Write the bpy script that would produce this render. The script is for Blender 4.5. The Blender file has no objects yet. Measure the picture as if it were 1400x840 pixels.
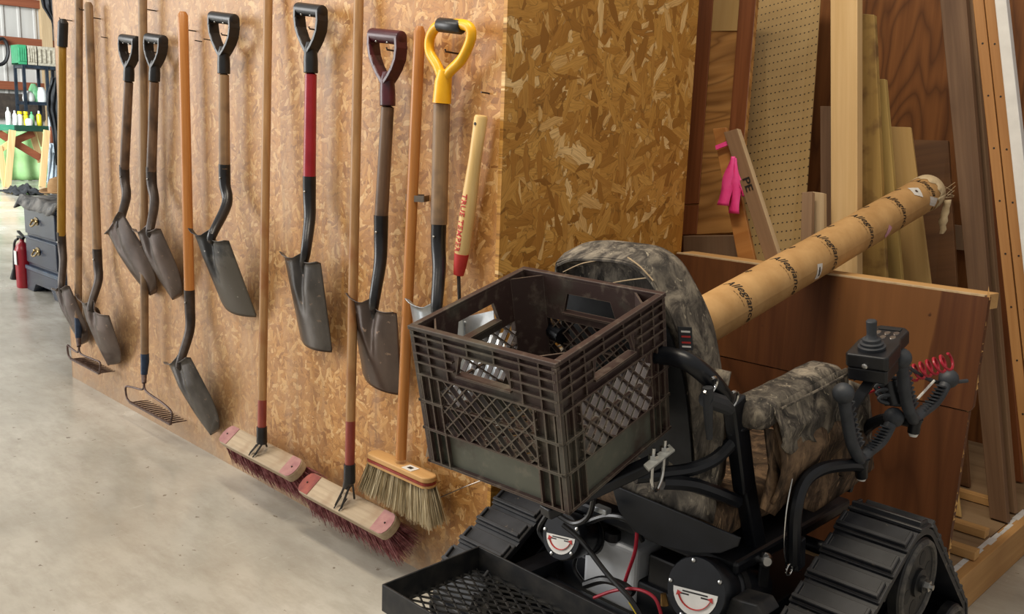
import bpy, math, random
from math import sin, cos, pi, radians
from mathutils import Vector, Matrix, noise
random.seed(7)
S = bpy.context.scene
COL = S.collection

# ------------------------------------------------------------------ camera
FPX = 1250.0
CAM = Vector((1.577, -1.551, 1.226))
PITCH, ROLL, YAW = .1875, -.0376, .7936
_h = Vector((-cos(YAW), sin(YAW), 0)); _r = Vector((sin(YAW), cos(YAW), 0)); _u = Vector((0, 0, 1))
CF = _h*cos(PITCH) - _u*sin(PITCH); _U = _u*cos(PITCH) + _h*sin(PITCH)
CR = _r*cos(ROLL) - _U*sin(ROLL); CU = _U*cos(ROLL) + _r*sin(ROLL)
cd = bpy.data.cameras.new('camera'); cam = bpy.data.objects.new('camera', cd); COL.objects.link(cam)
cd.sensor_width = 36; cd.lens = 36*FPX/1400; cd.clip_start = .05; cd.clip_end = 200
cam.matrix_world = Matrix(((CR.x, CU.x, -CF.x, CAM.x), (CR.y, CU.y, -CF.y, CAM.y), (CR.z, CU.z, -CF.z, CAM.z), (0, 0, 0, 1)))
S.camera = cam

# ------------------------------------------------------------------ light
W = bpy.data.worlds.new('world'); S.world = W; W.use_nodes = True
W.node_tree.nodes['Background'].inputs[0].default_value = (1.0, .95, .88, 1)
W.node_tree.nodes['Background'].inputs[1].default_value = .46
def area(name, loc, target, sx, sy, power, color):
    l = bpy.data.lights.new(name, 'AREA'); l.shape = 'RECTANGLE'; l.size = sx; l.size_y = sy; l.energy = power; l.color = color
    o = bpy.data.objects.new(name, l); COL.objects.link(o); o.location = loc
    d = Vector(target) - Vector(loc); o.rotation_euler = d.to_track_quat('-Z', 'Y').to_euler(); return o
area('door_daylight', (-7.5, -5.0, 2.4), (-2.0, 0.0, .6), 4.0, 3.4, 440, (1.0, .985, .96))
area('ceiling_lamp', (-1.6, -2.4, 3.7), (-.9, 0, .9), 2.4, .5, 62, (1.0, .93, .82))
area('ceiling_lamp_bay', (.35, -.7, 3.6), (.35, 1.0, .5), 1.6, .4, 62, (1.0, .87, .68))
area('far_daylight', (-12, -3, 4.5), (-17, 4, .8), 5, 4, 2000, (.95, 1.0, 1.0))
S.view_settings.view_transform = 'Standard'; S.view_settings.look = 'None'
S.view_settings.exposure = 0.0; S.view_settings.gamma = 1.0; S.view_settings.use_curve_mapping = False

# ------------------------------------------------------------------ helpers
def ray(x, y): return CF + CR*((x-700)/FPX) - CU*((y-420)/FPX)
def on(x, y, ax, val):
    d = ray(x, y); i = 'xyz'.index(ax); return CAM + d*((val-CAM[i])/d[i])
def V(*a): return Vector(a)
def lin(c): return tuple((((v/255+.055)/1.055)**2.4 if v/255 > .04045 else v/255/12.92) for v in c)
def rgba(c): return (*lin(c), 1)

class NT:
    def __init__(s, name):
        s.m = bpy.data.materials.new(name); s.m.use_nodes = True; s.t = s.m.node_tree
        s.b = s.t.nodes['Principled BSDF']; s.tc = s.t.nodes.new('ShaderNodeTexCoord')
    def n(s, typ, **k):
        nd = s.t.nodes.new('ShaderNode'+typ)
        for a, v in k.items(): setattr(nd, a, v)
        return nd
    def l(s, a, b): s.t.links.new(a, b)
    def mp(s, scale=(1, 1, 1), rot=(0, 0, 0), loc=(0, 0, 0), src=None):
        m = s.n('Mapping'); m.inputs['Scale'].default_value = scale; m.inputs['Rotation'].default_value = rot; m.inputs['Location'].default_value = loc
        s.l(src or s.tc.outputs['Object'], m.inputs[0]); return m.outputs[0]
    def rmp(s, scale, ang, loc, src):
        m = s.n('Mapping', vector_type='TEXTURE'); m.inputs['Scale'].default_value = tuple(1/x for x in scale)
        m.inputs['Rotation'].default_value = (0, 0, ang); m.inputs['Location'].default_value = loc; s.l(src, m.inputs[0]); return m.outputs[0]
    def noise(s, vec, scale, detail=4, rough=.55, dist=0):
        n = s.n('TexNoise'); n.inputs['Scale'].default_value = scale; n.inputs['Detail'].default_value = detail
        n.inputs['Roughness'].default_value = rough; n.inputs['Distortion'].default_value = dist; s.l(vec, n.inputs['Vector']); return n.outputs['Fac']
    def ramp(s, fac, stops, interp='LINEAR'):
        r = s.n('ValToRGB'); r.color_ramp.interpolation = interp; e = r.color_ramp.elements
        while len(e) < len(stops): e.new(.5)
        for i, (p, c) in enumerate(stops):
            e[i].position = p; e[i].color = rgba(c) if len(c) == 3 else c
        s.l(fac, r.inputs[0]); return r.outputs[0]
    def mix(s, fac, a, b, mode='MIX'):
        m = s.n('Mix', data_type='RGBA', blend_type=mode)
        for inp, v in ((m.inputs[0], fac), (m.inputs[6], a), (m.inputs[7], b)):
            if isinstance(v, (int, float)): inp.default_value = v
            elif isinstance(v, tuple): inp.default_value = rgba(v) if len(v) == 3 else v
            else: s.l(v, inp)
        return m.outputs[2]
    def math(s, op, a, b=0.0, c=None):
        m = s.n('Math', operation=op)
        for i, v in enumerate((a, b) if c is None else (a, b, c)):
            if isinstance(v, (int, float)): m.inputs[i].default_value = v
            else: s.l(v, m.inputs[i])
        return m.outputs[0]
    def bump(s, h, strength=.3, dist=.002):
        b = s.n('Bump'); b.inputs['Strength'].default_value = strength; b.inputs['Distance'].default_value = dist
        s.l(h, b.inputs['Height']); s.l(b.outputs[0], s.b.inputs['Normal'])
    def out(s, col=None, rough=.6, metal=0., spec=None):
        if col is not None:
            if isinstance(col, tuple): s.b.inputs['Base Color'].default_value = rgba(col)
            else: s.l(col, s.b.inputs['Base Color'])
        if isinstance(rough, (int, float)): s.b.inputs['Roughness'].default_value = rough
        else: s.l(rough, s.b.inputs['Roughness'])
        s.b.inputs['Metallic'].default_value = metal
        if spec is not None: s.b.inputs['Specular IOR Level'].default_value = spec
        return s.m
BW = ((.0, (0, 0, 0, 1)), (1., (1, 1, 1, 1)))

def blend(name, c1, c2, scale=8, stretch=(1, 1, 1), rough=.6, metal=0., bump=.15, lo=.35, hi=.65, detail=5, spec=None, speck=None):
    t = NT(name); v = t.mp(stretch); f = t.noise(v, scale, detail)
    c = t.ramp(f, ((lo, c1), (hi, c2)))
    if speck:
        f2 = t.noise(t.mp(), speck[1], 3, .6); c = t.mix(t.ramp(f2, ((speck[2], (0, 0, 0, 1)), (speck[2]+.06, (1, 1, 1, 1)))), c, speck[0])
    if bump: t.bump(t.noise(v, scale*3, 4), bump, .002)
    return t.out(c, rough, metal, spec)

def wood(name, c1, c2, axis='z', fine=60, fig=0., figs=3., dark=None, rough=.62, patch=None, spec=.35):
    """grain runs along the given local axis; fig adds cathedral contour lines"""
    t = NT(name); k = 'xyz'.index(axis)
    st = [1., 1., 1.]; st[k] = .035; v = t.mp(tuple(st))
    g = t.noise(v, fine, 5, .6, .3)
    c = t.ramp(g, ((.3, c1), (.7, c2)))
    if fig:
        st2 = [1., 1., 1.]; st2[k] = .22; n = t.noise(t.mp(tuple(st2)), figs, 2, .45, .4)
        w = t.math('PINGPONG', t.math('MULTIPLY', n, 22.), 1.)
        w = t.math('POWER', w, 2.2)
        dk = dark or tuple(int(x*.55) for x in c1)
        c = t.mix(t.math('MULTIPLY', w, fig), c, dk)
    if patch:
        f = t.noise(t.mp((1, 1, 1)), patch[1], 3, .5); c = t.mix(t.ramp(f, ((.5, (0, 0, 0, 1)), (.68, (1, 1, 1, 1)))), c, patch[0])
    t.bump(g, .2, .0015)
    return t.out(c, rough, 0, spec)

def osb(name, plane, base, tones, s=1.0, contrast=1.0, rough=.6, glare_grime=None, spec=.4, warp=.012, flat=.25, dust_and_glare=False):
    """oriented strand board: several turned layers of long random flakes, the highest flake on top"""
    t = NT(name)
    sep = t.n('SeparateXYZ'); t.l(t.tc.outputs['Object'], sep.inputs[0]); cmb = t.n('CombineXYZ')
    t.l(sep.outputs['XYZ'.index(plane[0].upper())], cmb.inputs[0]); t.l(sep.outputs['XYZ'.index(plane[1].upper())], cmb.inputs[1])
    uv = cmb.outputs[0]
    wn = t.n('TexNoise'); wn.inputs['Scale'].default_value = 34/s; wn.inputs['Detail'].default_value = 3; t.l(uv, wn.inputs['Vector'])
    va = t.n('VectorMath', operation='SCALE'); t.l(wn.outputs['Color'], va.inputs[0]); va.inputs['Scale'].default_value = warp*s
    vb = t.n('VectorMath', operation='ADD'); t.l(uv, vb.inputs[0]); t.l(va.outputs[0], vb.inputs[1]); uvw = vb.outputs[0]
    col = None; hgt = None
    for i, a in enumerate((0.35, 1.25, 2.0, 2.75, .05, 1.65, .8)):
        v = t.rmp((17/s, 62/s, 1), a, (i*3.7, i*1.3, 0), uvw)
        vo = t.n('TexVoronoi'); vo.inputs['Scale'].default_value = 1; t.l(v, vo.inputs['Vector']); vo.inputs['Randomness'].default_value = 1
        sp = t.n('SeparateColor'); t.l(vo.outputs['Color'], sp.inputs[0])
        c = t.ramp(sp.outputs[0], tuple((j/(len(tones)-1), tc) for j, tc in enumerate(tones)))
        gr = t.noise(t.rmp((26/s, 420/s, 1), a, (0, 0, 0), uvw), 1, 3)
        c = t.mix(t.ramp(gr, ((.42, (0, 0, 0, 1)), (.62, (.55*contrast,)*3+(1,)))), c, tones[0])
        d = t.math('SUBTRACT', sp.outputs[1], t.math('MULTIPLY', vo.outputs['Distance'], .45))
        if col is None: col, hgt = c, d
        else:
            m = t.math('GREATER_THAN', d, hgt)
            near = t.math('ABSOLUTE', t.math('SUBTRACT', d, hgt)); col = t.mix(m, col, c); hgt = t.math('MAXIMUM', d, hgt)
            if i > 1: col = t.mix(t.ramp(near, ((.0, (.6*contrast,)*3+(1,)), (.035, (0, 0, 0, 1)))), col, tuple(int(x*.55) for x in tones[0]))
    big = t.noise(t.mp((1, 1, 1)), 2.2, 4, .6)
    col = t.mix(t.ramp(big, ((.35, (0, 0, 0, 1)), (.7, (flat, flat, flat, 1)))), col, base)
    if glare_grime:
        for (gc, st, sc, lo, hi, amt) in glare_grime:
            f = t.noise(t.mp(st), sc, 5, .62); f = t.ramp(f, ((lo, (0, 0, 0, 1)), (hi, (amt, amt, amt, 1)))); col = t.mix(f, col, gc)
    if dust_and_glare:      # concrete dust and chipping along the foot of the sheet, far end greyed by weathering plus painted-in glare
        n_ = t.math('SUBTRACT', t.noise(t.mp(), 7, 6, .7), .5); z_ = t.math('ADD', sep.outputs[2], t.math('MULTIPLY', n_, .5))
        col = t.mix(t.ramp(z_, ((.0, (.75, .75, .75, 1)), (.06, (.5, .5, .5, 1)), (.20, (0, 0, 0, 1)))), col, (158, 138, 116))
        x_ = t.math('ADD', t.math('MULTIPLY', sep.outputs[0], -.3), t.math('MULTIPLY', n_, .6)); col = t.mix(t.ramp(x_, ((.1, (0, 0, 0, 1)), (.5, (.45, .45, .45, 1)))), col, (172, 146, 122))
    t.bump(hgt, .6, .0014)
    return t.out(col, rough, 0, spec)

def edgewear(t, col, wear, radius=.003, lo=.02, hi=.25, amt=.8):
    """dust and scuffing on the sharp edges of a part"""
    b = t.n('Bevel'); b.samples = 4; b.inputs['Radius'].default_value = radius; g = t.n('NewGeometry'); d = t.n('VectorMath', operation='DOT_PRODUCT')
    t.l(b.outputs[0], d.inputs[0]); t.l(g.outputs['Normal'], d.inputs[1]); e = t.math('SUBTRACT', 1., d.outputs['Value'])
    return t.mix(t.ramp(e, ((lo, (0, 0, 0, 1)), (hi, (amt, amt, amt, 1)))), col, wear)

WM = {}   # world matrix of every object built so far, by name
class MB:
    def __init__(s): s.v = []; s.f = []; s.mi = []
    def add(s, vs, fs):
        o = len(s.v); s.v += [Vector(p) for p in vs]; s.f += [tuple(i+o for i in f) for f in fs]; return s
    def box(s, c, size, ax=None):
        c = Vector(c); ax = ax or (V(1, 0, 0), V(0, 1, 0), V(0, 0, 1)); h = [x/2 for x in size]
        vs = [c+ax[0]*(i*h[0])+ax[1]*(j*h[1])+ax[2]*(k*h[2]) for k in (-1, 1) for j in (-1, 1) for i in (-1, 1)]
        return s.add(vs, [(0, 2, 3, 1), (4, 5, 7, 6), (0, 1, 5, 4), (2, 6, 7, 3), (0, 4, 6, 2), (1, 3, 7, 5)])
    def bar(s, a, b, w, t, up=(0, 0, 1)):
        a, b = Vector(a), Vector(b); z = (b-a).normalized(); x = Vector(up).cross(z)
        if x.length < 1e-4: x = V(1, 0, 0).cross(z)
        x.normalize(); y = z.cross(x); return s.box((a+b)/2, (w, t, (b-a).length), (x, y, z))
    def prism(s, pts, d):
        """closed outline pts (3D, planar) extruded by vector d"""
        n = len(pts); a = [Vector(p) for p in pts]; d = Vector(d)
        nrm = sum(((a[i]-a[0]).cross(a[(i+1) % n]-a[0]) for i in range(n)), Vector())
        if nrm.dot(d) > 0: a = a[::-1]
        return s.add(a+[p+d for p in a], [tuple(range(n)), tuple(range(2*n-1, n-1, -1))]+[(i, n+i, n+(i+1) % n, (i+1) % n) for i in range(n)])
    def tube(s, pts, r, n=10, cap=True, flat=1.0, closed=False):
        P = [Vector(p) for p in pts]; m = len(P); R = r if isinstance(r, (list, tuple)) else [r]*m
        vs = []; prev = None
        for i, p in enumerate(P):
            if closed: d = P[(i+1) % m]-P[i-1]
            else: d = P[min(i+1, m-1)]-P[max(i-1, 0)]
            d.normalize()
            if prev is None:
                up = V(0, 0, 1) if abs(d.z) < .9 else V(0, 1, 0); x = up.cross(d).normalized()
            else:
                x = prev - d*prev.dot(d); x.normalize()
            prev = x; y = d.cross(x)
            vs += [p+x*(cos(2*pi*k/n)*R[i])+y*(sin(2*pi*k/n)*R[i]*flat) for k in range(n)]
        fs = [(i*n+k, i*n+(k+1) % n, (i+1)*n+(k+1) % n, (i+1)*n+k) for i in range(m-1) for k in range(n)]
        if closed: fs += [((m-1)*n+k, (m-1)*n+(k+1) % n, (k+1) % n, k) for k in range(n)]
        elif cap: fs += [tuple(range(n-1, -1, -1)), tuple(range((m-1)*n, m*n))]
        return s.add(vs, fs)
    def lathe(s, base, axis, prof, n=20, sx=1., sy=1.):
        """prof: (distance along axis, radius)"""
        b = Vector(base); z = Vector(axis).normalized(); up = V(0, 0, 1) if abs(z.z) < .9 else V(1, 0, 0)
        x = up.cross(z).normalized(); y = z.cross(x); vs = []; m = len(prof)
        for h, r in prof: vs += [b+z*h+x*(cos(2*pi*k/n)*r*sx)+y*(sin(2*pi*k/n)*r*sy) for k in range(n)]
        fs = [(i*n+k, i*n+(k+1) % n, (i+1)*n+(k+1) % n, (i+1)*n+k) for i in range(m-1) for k in range(n)]
        fs += [tuple(range(n-1, -1, -1)), tuple(range((m-1)*n, m*n))]
        return s.add(vs, fs)
    def ball(s, c, r, n=14):
        m = 9; return s.lathe(Vector(c)-V(0, 0, r), (0, 0, 1), [(r-r*cos(pi*(i+.12)/(m+.24)), r*sin(pi*(i+.12)/(m+.24))) for i in range(m+1)], n)
    def grid(s, rows):
        n = len(rows[0]); vs = [p for r in rows for p in r]
        return s.add(vs, [(i*n+j, i*n+j+1, (i+1)*n+j+1, (i+1)*n+j) for i in range(len(rows)-1) for j in range(n-1)])
    def build(s, name, m, parent=None, smooth=35, bevel=0, seg=2, solid=0, sub=0, mat=None, off=0):
        me = bpy.data.meshes.new(name); o = bpy.data.objects.new(name, me); COL.objects.link(o)
        pm = WM[parent.name] if parent is not None else Matrix()
        wm = mat if mat is not None else pm
        inv = wm.inverted(); vs = [inv @ p for p in s.v]
        o.matrix_local = pm.inverted() @ wm; WM[o.name] = wm.copy()
        me.from_pydata(vs, [], s.f); me.validate(); me.materials.append(m); me.update()
        if smooth:
            for p in me.polygons: p.use_smooth = True
            me.set_sharp_from_angle(angle=radians(smooth))
        if parent is not None: o.parent = parent
        if solid:
            md = o.modifiers.new('s', 'SOLIDIFY'); md.thickness = solid; md.offset = off
        if sub:
            md = o.modifiers.new('u', 'SUBSURF'); md.levels = sub; md.render_levels = sub
        if bevel:
            md = o.modifiers.new('b', 'BEVEL'); md.width = bevel; md.segments = seg; md.limit_method = 'ANGLE'; md.angle_limit = radians(40)
        return o
def thing(name, label, cat, loc=(0, 0, 0), group=None):
    o = bpy.data.objects.new(name, None); COL.objects.link(o); o.location = loc; o.empty_display_size = .05
    WM[o.name] = Matrix.Translation(Vector(loc)); o['label'] = label; o['category'] = cat
    if group: o['group'] = group
    return o
def tag(o, label, cat, group=None, kind=None):
    o['label'] = label; o['category'] = cat
    if group: o['group'] = group
    if kind: o['kind'] = kind
    return o
def struct(o): o['kind'] = 'structure'; return o
def single(mb, name, m, label, cat, group=None, base=None, **k):
    """a thing that is one mesh; its origin is put at its base"""
    if 'mat' not in k:
        if base is None:
            n = len(mb.v); zs = min(p.z for p in mb.v); base = V(sum(p.x for p in mb.v)/n, sum(p.y for p in mb.v)/n, zs)
        k['mat'] = Matrix.Translation(Vector(base))
    o = mb.build(name, m, None, **k); return tag(o, label, cat, group)
def spline(pts, n=8, closed=False):
    P = [Vector(p) for p in pts]; m = len(P); out = []
    rng = range(m if closed else m-1)
    for i in rng:
        g = (lambda k: P[k % m]) if closed else (lambda k: P[max(0, min(m-1, k))])
        a, b, c, d = g(i-1), g(i), g(i+1), g(i+2)
        for j in range(n):
            t = j/n; out.append(.5*((2*b)+(c-a)*t+(2*a-5*b+4*c-d)*t*t+(3*b-a-3*c+d)*t**3))
    if not closed: out.append(P[-1])
    return out
def text_mesh(body, size, shear=0., bold=0.):
    """letters as flat faces in x,y; returns (verts, faces)"""
    cu = bpy.data.curves.new('letters', 'FONT'); cu.body = body; cu.size = size; cu.shear = shear; cu.align_x = 'CENTER'; cu.align_y = 'CENTER'; cu.offset = bold; cu.resolution_u = 3
    ob = bpy.data.objects.new('letters', cu); COL.objects.link(ob)
    dg = bpy.context.evaluated_depsgraph_get(); me = bpy.data.meshes.new_from_object(ob.evaluated_get(dg))
    vs = [v.co.copy() for v in me.vertices]; fs = [tuple(p.vertices) for p in me.polygons]
    bpy.data.objects.remove(ob); bpy.data.curves.remove(cu); bpy.data.meshes.remove(me); return vs, fs

# ------------------------------------------------------------------ materials
M = {}
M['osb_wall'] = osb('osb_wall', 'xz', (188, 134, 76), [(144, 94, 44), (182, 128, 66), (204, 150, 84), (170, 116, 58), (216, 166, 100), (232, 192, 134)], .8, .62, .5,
    glare_grime=[((196, 168, 140), (3.2, 1, .5), 2.4, .52, .74, .5), ((112, 90, 74), (7.5, 1, .3), 2.0, .56, .72, .55), ((128, 104, 84), (1, 1, 1), 11, .6, .74, .5)], spec=.4, dust_and_glare=True)  # pale streaks paint in gloss glare, dark stripes mix dirt with painted shadow
M['osb_side'] = osb('osb_side', 'yz', (166, 110, 44), [(140, 92, 30), (192, 138, 60), (214, 164, 84), (168, 114, 44), (204, 152, 72), (248, 212, 150)], 1.45, .8, .5, warp=.006, flat=.15)
t = NT('concrete'); a = t.noise(t.mp(), 1.1, 6, .6); b = t.noise(t.mp((1, 2.5, 1)), 5, 8, .7); c = t.ramp(a, ((.3, (160, 157, 147)), (.5, (186, 182, 171)), (.7, (206, 204, 195))))
c = t.mix(t.ramp(b, ((.42, (0, 0, 0, 1)), (.7, (.6, .6, .6, 1)))), c, (152, 145, 132)); sc = t.noise(t.mp((6, 1.2, 1), (0, 0, .5)), 6, 6, .75)
c = t.mix(t.ramp(sc, ((.6, (0, 0, 0, 1)), (.75, (.4, .4, .4, 1)))), c, (226, 223, 215)); sp = t.noise(t.mp(), 32, 3, .5)
c = t.mix(t.ramp(sp, ((.69, (0, 0, 0, 1)), (.73, (.8, .8, .8, 1)))), c, (112, 100, 86)); t.bump(b, .2, .003)
M['concrete'] = t.out(c, t.ramp(a, ((.3, (90,)*3), (.7, (150,)*3))), 0, .5)
M['ply_back'] = wood('ply_back', (116, 70, 34), (144, 92, 48), 'z', 30, .6, 4.6, (66, 34, 14), .6)
M['ply_wavy'] = wood('ply_wavy', (180, 126, 64), (208, 156, 92), 'x', 30, .6, 6, (100, 58, 24), .55)
M['ply_dark'] = wood('ply_dark', (92, 60, 34), (112, 76, 44), 'x', 30, .4, 2.6, (60, 36, 18))
M['ply_floor'] = wood('ply_floor', (140, 114, 84), (160, 134, 102), 'x', 30, .5, 2.0, (108, 82, 56), .65)
M['ply_orange'] = wood('ply_orange', (170, 112, 56), (196, 142, 82), 'x', 34, .6, 3.2, (120, 70, 30), .5)
M['pine'] = wood('pine', (212, 178, 124), (228, 196, 146), 'z', 50, .25, 1.4, (178, 140, 90), .6)
M['pine_x'] = wood('pine_x', (186, 142, 88), (206, 164, 108), 'x', 50, .25, 2, (150, 104, 60), .6)
M['pine_y'] = wood('pine_y', (176, 132, 80), (196, 152, 98), 'y', 50, .25, 2, (150, 104, 60), .6)
M['pine_orange'] = wood('pine_orange', (166, 118, 68), (186, 138, 86), 'z', 60, .25, 2, (140, 94, 50), .55)
M['rustic'] = wood('rustic', (168, 136, 74), (190, 158, 96), 'z', 40, .35, 3, (120, 88, 44), .65, patch=((122, 92, 56), 14))
M['rustic_pale'] = wood('rustic_pale', (186, 156, 88), (202, 174, 108), 'z', 40, .3, 3, (140, 106, 58), .65)
M['ply_tan'] = wood('ply_tan', (190, 154, 94), (202, 168, 110), 'z', 40, .12, 3, (150, 112, 62), .6)
M['oak_dark'] = wood('oak_dark', (100, 74, 54), (124, 96, 72), 'z', 50, .3, 3, (66, 42, 28), .6)
M['stain_red'] = wood('stain_red', (124, 72, 40), (154, 94, 56), 'z', 46, .25, 3, (74, 38, 20), .42)
M['plank_grey'] = wood('plank_grey', (124, 96, 70), (142, 112, 84), 'z', 50, .25, 2.4, (76, 54, 38), .7)
M['edge_pale'] = wood('edge_pale', (176, 150, 116), (200, 176, 140), 'z', 60)
M['white_paint'] = blend('white_paint', (214, 214, 212), (226, 226, 224), 20, rough=.45)
M['post'] = wood('post', (148, 118, 92), (160, 132, 104), 'z', 60, .2, 3)
M['handle_grey'] = wood('handle_grey', (122, 96, 72), (154, 126, 94), 'z', 90, 0, rough=.5, patch=((104, 84, 66), 12))
M['handle_dark'] = wood('handle_dark', (86, 66, 52), (116, 92, 72), 'z', 90, 0, rough=.45, patch=((70, 54, 44), 12))
M['handle_tan'] = wood('handle_tan', (140, 104, 66), (172, 132, 88), 'z', 90, 0, rough=.42, patch=((142, 96, 58), 9))
M['handle_amber'] = wood('handle_amber', (160, 102, 48), (190, 130, 72), 'z', 90, 0, rough=.35)
M['handle_pale'] = wood('handle_pale', (214, 178, 114), (228, 196, 136), 'z', 90, .1, 3, (190, 150, 90), .42)
M['handle_olive'] = wood('handle_olive', (134, 100, 28), (154, 118, 40), 'z', 90, 0, rough=.4)
M['handle_red'] = blend('handle_red', (138, 18, 34), (150, 28, 42), 20, rough=.35)
M['worn_red'] = blend('worn_red', (120, 48, 40), (150, 72, 56), 30, (1, 1, .2), .5)
M['steel'] = blend('steel', (46, 43, 42), (104, 100, 97), 7, (1, 1, .5), .28, .55, .1, speck=((122, 108, 98), 60, .64))
M['steel_brown'] = blend('steel_brown', (56, 46, 42), (104, 90, 83), 7, (1, 1, .5), .28, .5, .1, speck=((142, 120, 104), 50, .66))
t = NT('steel_black'); sep = t.n('SeparateXYZ'); t.l(t.tc.outputs['Object'], sep.inputs[0]); n = t.noise(t.mp(), 14, 5, .6)
z_ = t.math('ADD', sep.outputs[2], t.math('MULTIPLY', t.math('SUBTRACT', n, .5), .34)); z_ = t.math('SUBTRACT', z_, t.math('MULTIPLY', sep.outputs[0], .9))
wr = t.ramp(z_, ((.10, (1, 1, 1, 1)), (.17, (0, 0, 0, 1)))); c = t.mix(wr, (18, 19, 22), (92, 88, 82)); c = t.mix(t.ramp(t.noise(t.mp(), 46, 3), ((.71, (0, 0, 0, 1)), (.76, (1, 1, 1, 1)))), c, (160, 156, 150)); M['steel_black'] = t.out(c, .38, .35)
M['socket'] = blend('socket', (44, 38, 36), (70, 60, 54), 20, rough=.45, metal=.5)
M['socket_black'] = blend('socket_black', (20, 20, 23), (34, 34, 38), 20, rough=.32, metal=.2)
M['black_plastic'] = blend('black_plastic', (16, 17, 20), (26, 27, 31), 30, rough=.38, bump=.05)
M['maroon_plastic'] = blend('maroon_plastic', (58, 20, 30), (76, 28, 38), 30, rough=.36, bump=.05)
M['yellow_plastic'] = blend('yellow_plastic', (232, 168, 12), (244, 184, 24), 20, rough=.38, bump=.05, speck=((170, 110, 20), 70, .7))
M['blue_ferrule'] = blend('blue_ferrule', (22, 40, 66), (40, 56, 80), 60, rough=.45, metal=.3)
M['rake_steel'] = blend('rake_steel', (66, 48, 44), (100, 82, 76), 60, rough=.5, metal=.5)
M['rivet'] = blend('rivet', (170, 170, 168), (200, 200, 198), 30, rough=.3, metal=1., bump=0)
M['zinc'] = blend('zinc', (160, 162, 160), (184, 186, 182), 40, rough=.38, metal=.35)
M['chrome'] = blend('chrome', (190, 190, 190), (214, 214, 212), 30, rough=.18, metal=1., bump=0)
M['galv'] = blend('galv', (150, 156, 162), (190, 194, 198), 14, rough=.32, metal=.7)
M['clip'] = blend('clip', (120, 112, 106), (150, 140, 130), 30, rough=.35, metal=.8)
M['broom_block'] = wood('broom_block', (150, 132, 108), (182, 164, 138), 'x', 60, 0, rough=.6, patch=((150, 126, 100), 10))
M['pink_paint'] = blend('pink_paint', (146, 96, 96), (168, 122, 116), 30, rough=.6)
M['red_bristle'] = blend('red_bristle', (104, 32, 44), (176, 118, 122), 60, rough=.6, bump=0)
M['straw'] = blend('straw', (150, 132, 100), (196, 182, 150), 80, (1, 1, .15), .7, bump=0)
M['red_trim'] = blend('red_trim', (120, 36, 26), (146, 52, 38), 40, rough=.5)
M['label_white'] = blend('label_white', (214, 212, 206), (226, 224, 220), 30, rough=.5, bump=0)
M['ink'] = blend('ink', (22, 18, 16), (30, 26, 22), 30, rough=.6, bump=0)
M['ink_red'] = blend('ink_red', (176, 38, 34), (190, 50, 44), 30, rough=.6, bump=0)
M['rubber_red'] = blend('rubber_red', (158, 26, 46), (172, 34, 54), 30, rough=.35)
# the crate
t = NT('crate_plastic'); a = t.noise(t.mp(), 7, 5, .6); c = t.ramp(a, ((.4, (56, 38, 35)), (.52, (60, 44, 40)), (.6, (70, 64, 56)), (.74, (76, 74, 66))))
b = t.noise(t.mp(), 40, 5, .6); c = t.mix(t.ramp(b, ((.56, (0, 0, 0, 1)), (.75, (.55, .55, .55, 1)))), c, (124, 112, 98)); t.bump(b, .2, .001)
c = edgewear(t, c, (150, 138, 120), .0022, .02, .3, .7)
M['crate'] = t.out(c, .46, 0, .5)
t = NT('crate_faded'); a = t.noise(t.mp(), 5, 5, .6); c = t.ramp(a, ((.38, (66, 54, 46)), (.46, (84, 86, 76)), (.7, (98, 100, 88)))); b = t.noise(t.mp(), 40, 5, .6); c = t.mix(t.ramp(b, ((.56, (0, 0, 0, 1)), (.75, (.5, .5, .5, 1)))), c, (124, 116, 102)); t.bump(b, .2, .001); M['crate_faded'] = t.out(c, .46)
def camo(name, k=1.0, tint=(1, 1, 1)):
    t = NT(name); v = t.mp((1, 1, .45)); a = t.noise(v, 26*k, 6, .7, .8); b = t.noise(t.mp(), 9*k, 4, .6)
    c = t.ramp(a, ((.34, (30, 28, 27)), (.46, (76, 70, 64)), (.54, (116, 108, 97)), (.66, (150, 140, 124)), (.8, (84, 77, 69))))
    c = t.mix(t.ramp(b, ((.42, (0, 0, 0, 1)), (.66, (.75, .75, .75, 1)))), c, (56, 53, 49))
    c2 = t.noise(t.mp((2.5, 2.5, .6)), 30*k, 3, .6, 1.2); c = t.mix(t.ramp(c2, ((.62, (0, 0, 0, 1)), (.68, (.8, .8, .8, 1)))), c, (156, 146, 128)); c = t.mix(1., c, tuple(min(255, int(255*x/max(tint))) for x in tint), 'MULTIPLY')
    t.bump(a, .35, .003); return t.out(c, .75, 0, .25)
M['camo'] = camo('camo'); M['camo_brown'] = camo('camo_brown', .7, (1.12, .98, .86))
M['frame'] = blend('frame', (11, 14, 20), (23, 26, 33), 16, rough=.36, metal=.25, bump=.04)
M['frame_dusty'] = blend('frame_dusty', (22, 24, 28), (52, 50, 48), 26, rough=.5, metal=.2, bump=.1, lo=.4, hi=.75)
t = NT('rubber'); c = t.ramp(t.noise(t.mp(), 18, 5), ((.35, (18, 21, 28)), (.65, (38, 40, 46)))); c = t.mix(t.ramp(t.noise(t.mp(), 44, 3, .6), ((.68, (0, 0, 0, 1)), (.75, (.8, .8, .8, 1)))), c, (120, 108, 94))
c = edgewear(t, c, (112, 106, 100), .003, .03, .35, .75); M['rubber'] = t.out(c, .5)
M['rubber_edge'] = blend('rubber_edge', (42, 42, 44), (96, 92, 86), 40, rough=.6)
M['dark_hole'] = blend('dark_hole', (14, 14, 16), (22, 22, 24), 20, rough=.6)
M['grey_rubber'] = blend('grey_rubber', (42, 46, 52), (56, 60, 66), 40, rough=.55)
M['tank'] = blend('tank', (196, 200, 206), (214, 218, 222), 6, rough=.35, bump=0)
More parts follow.
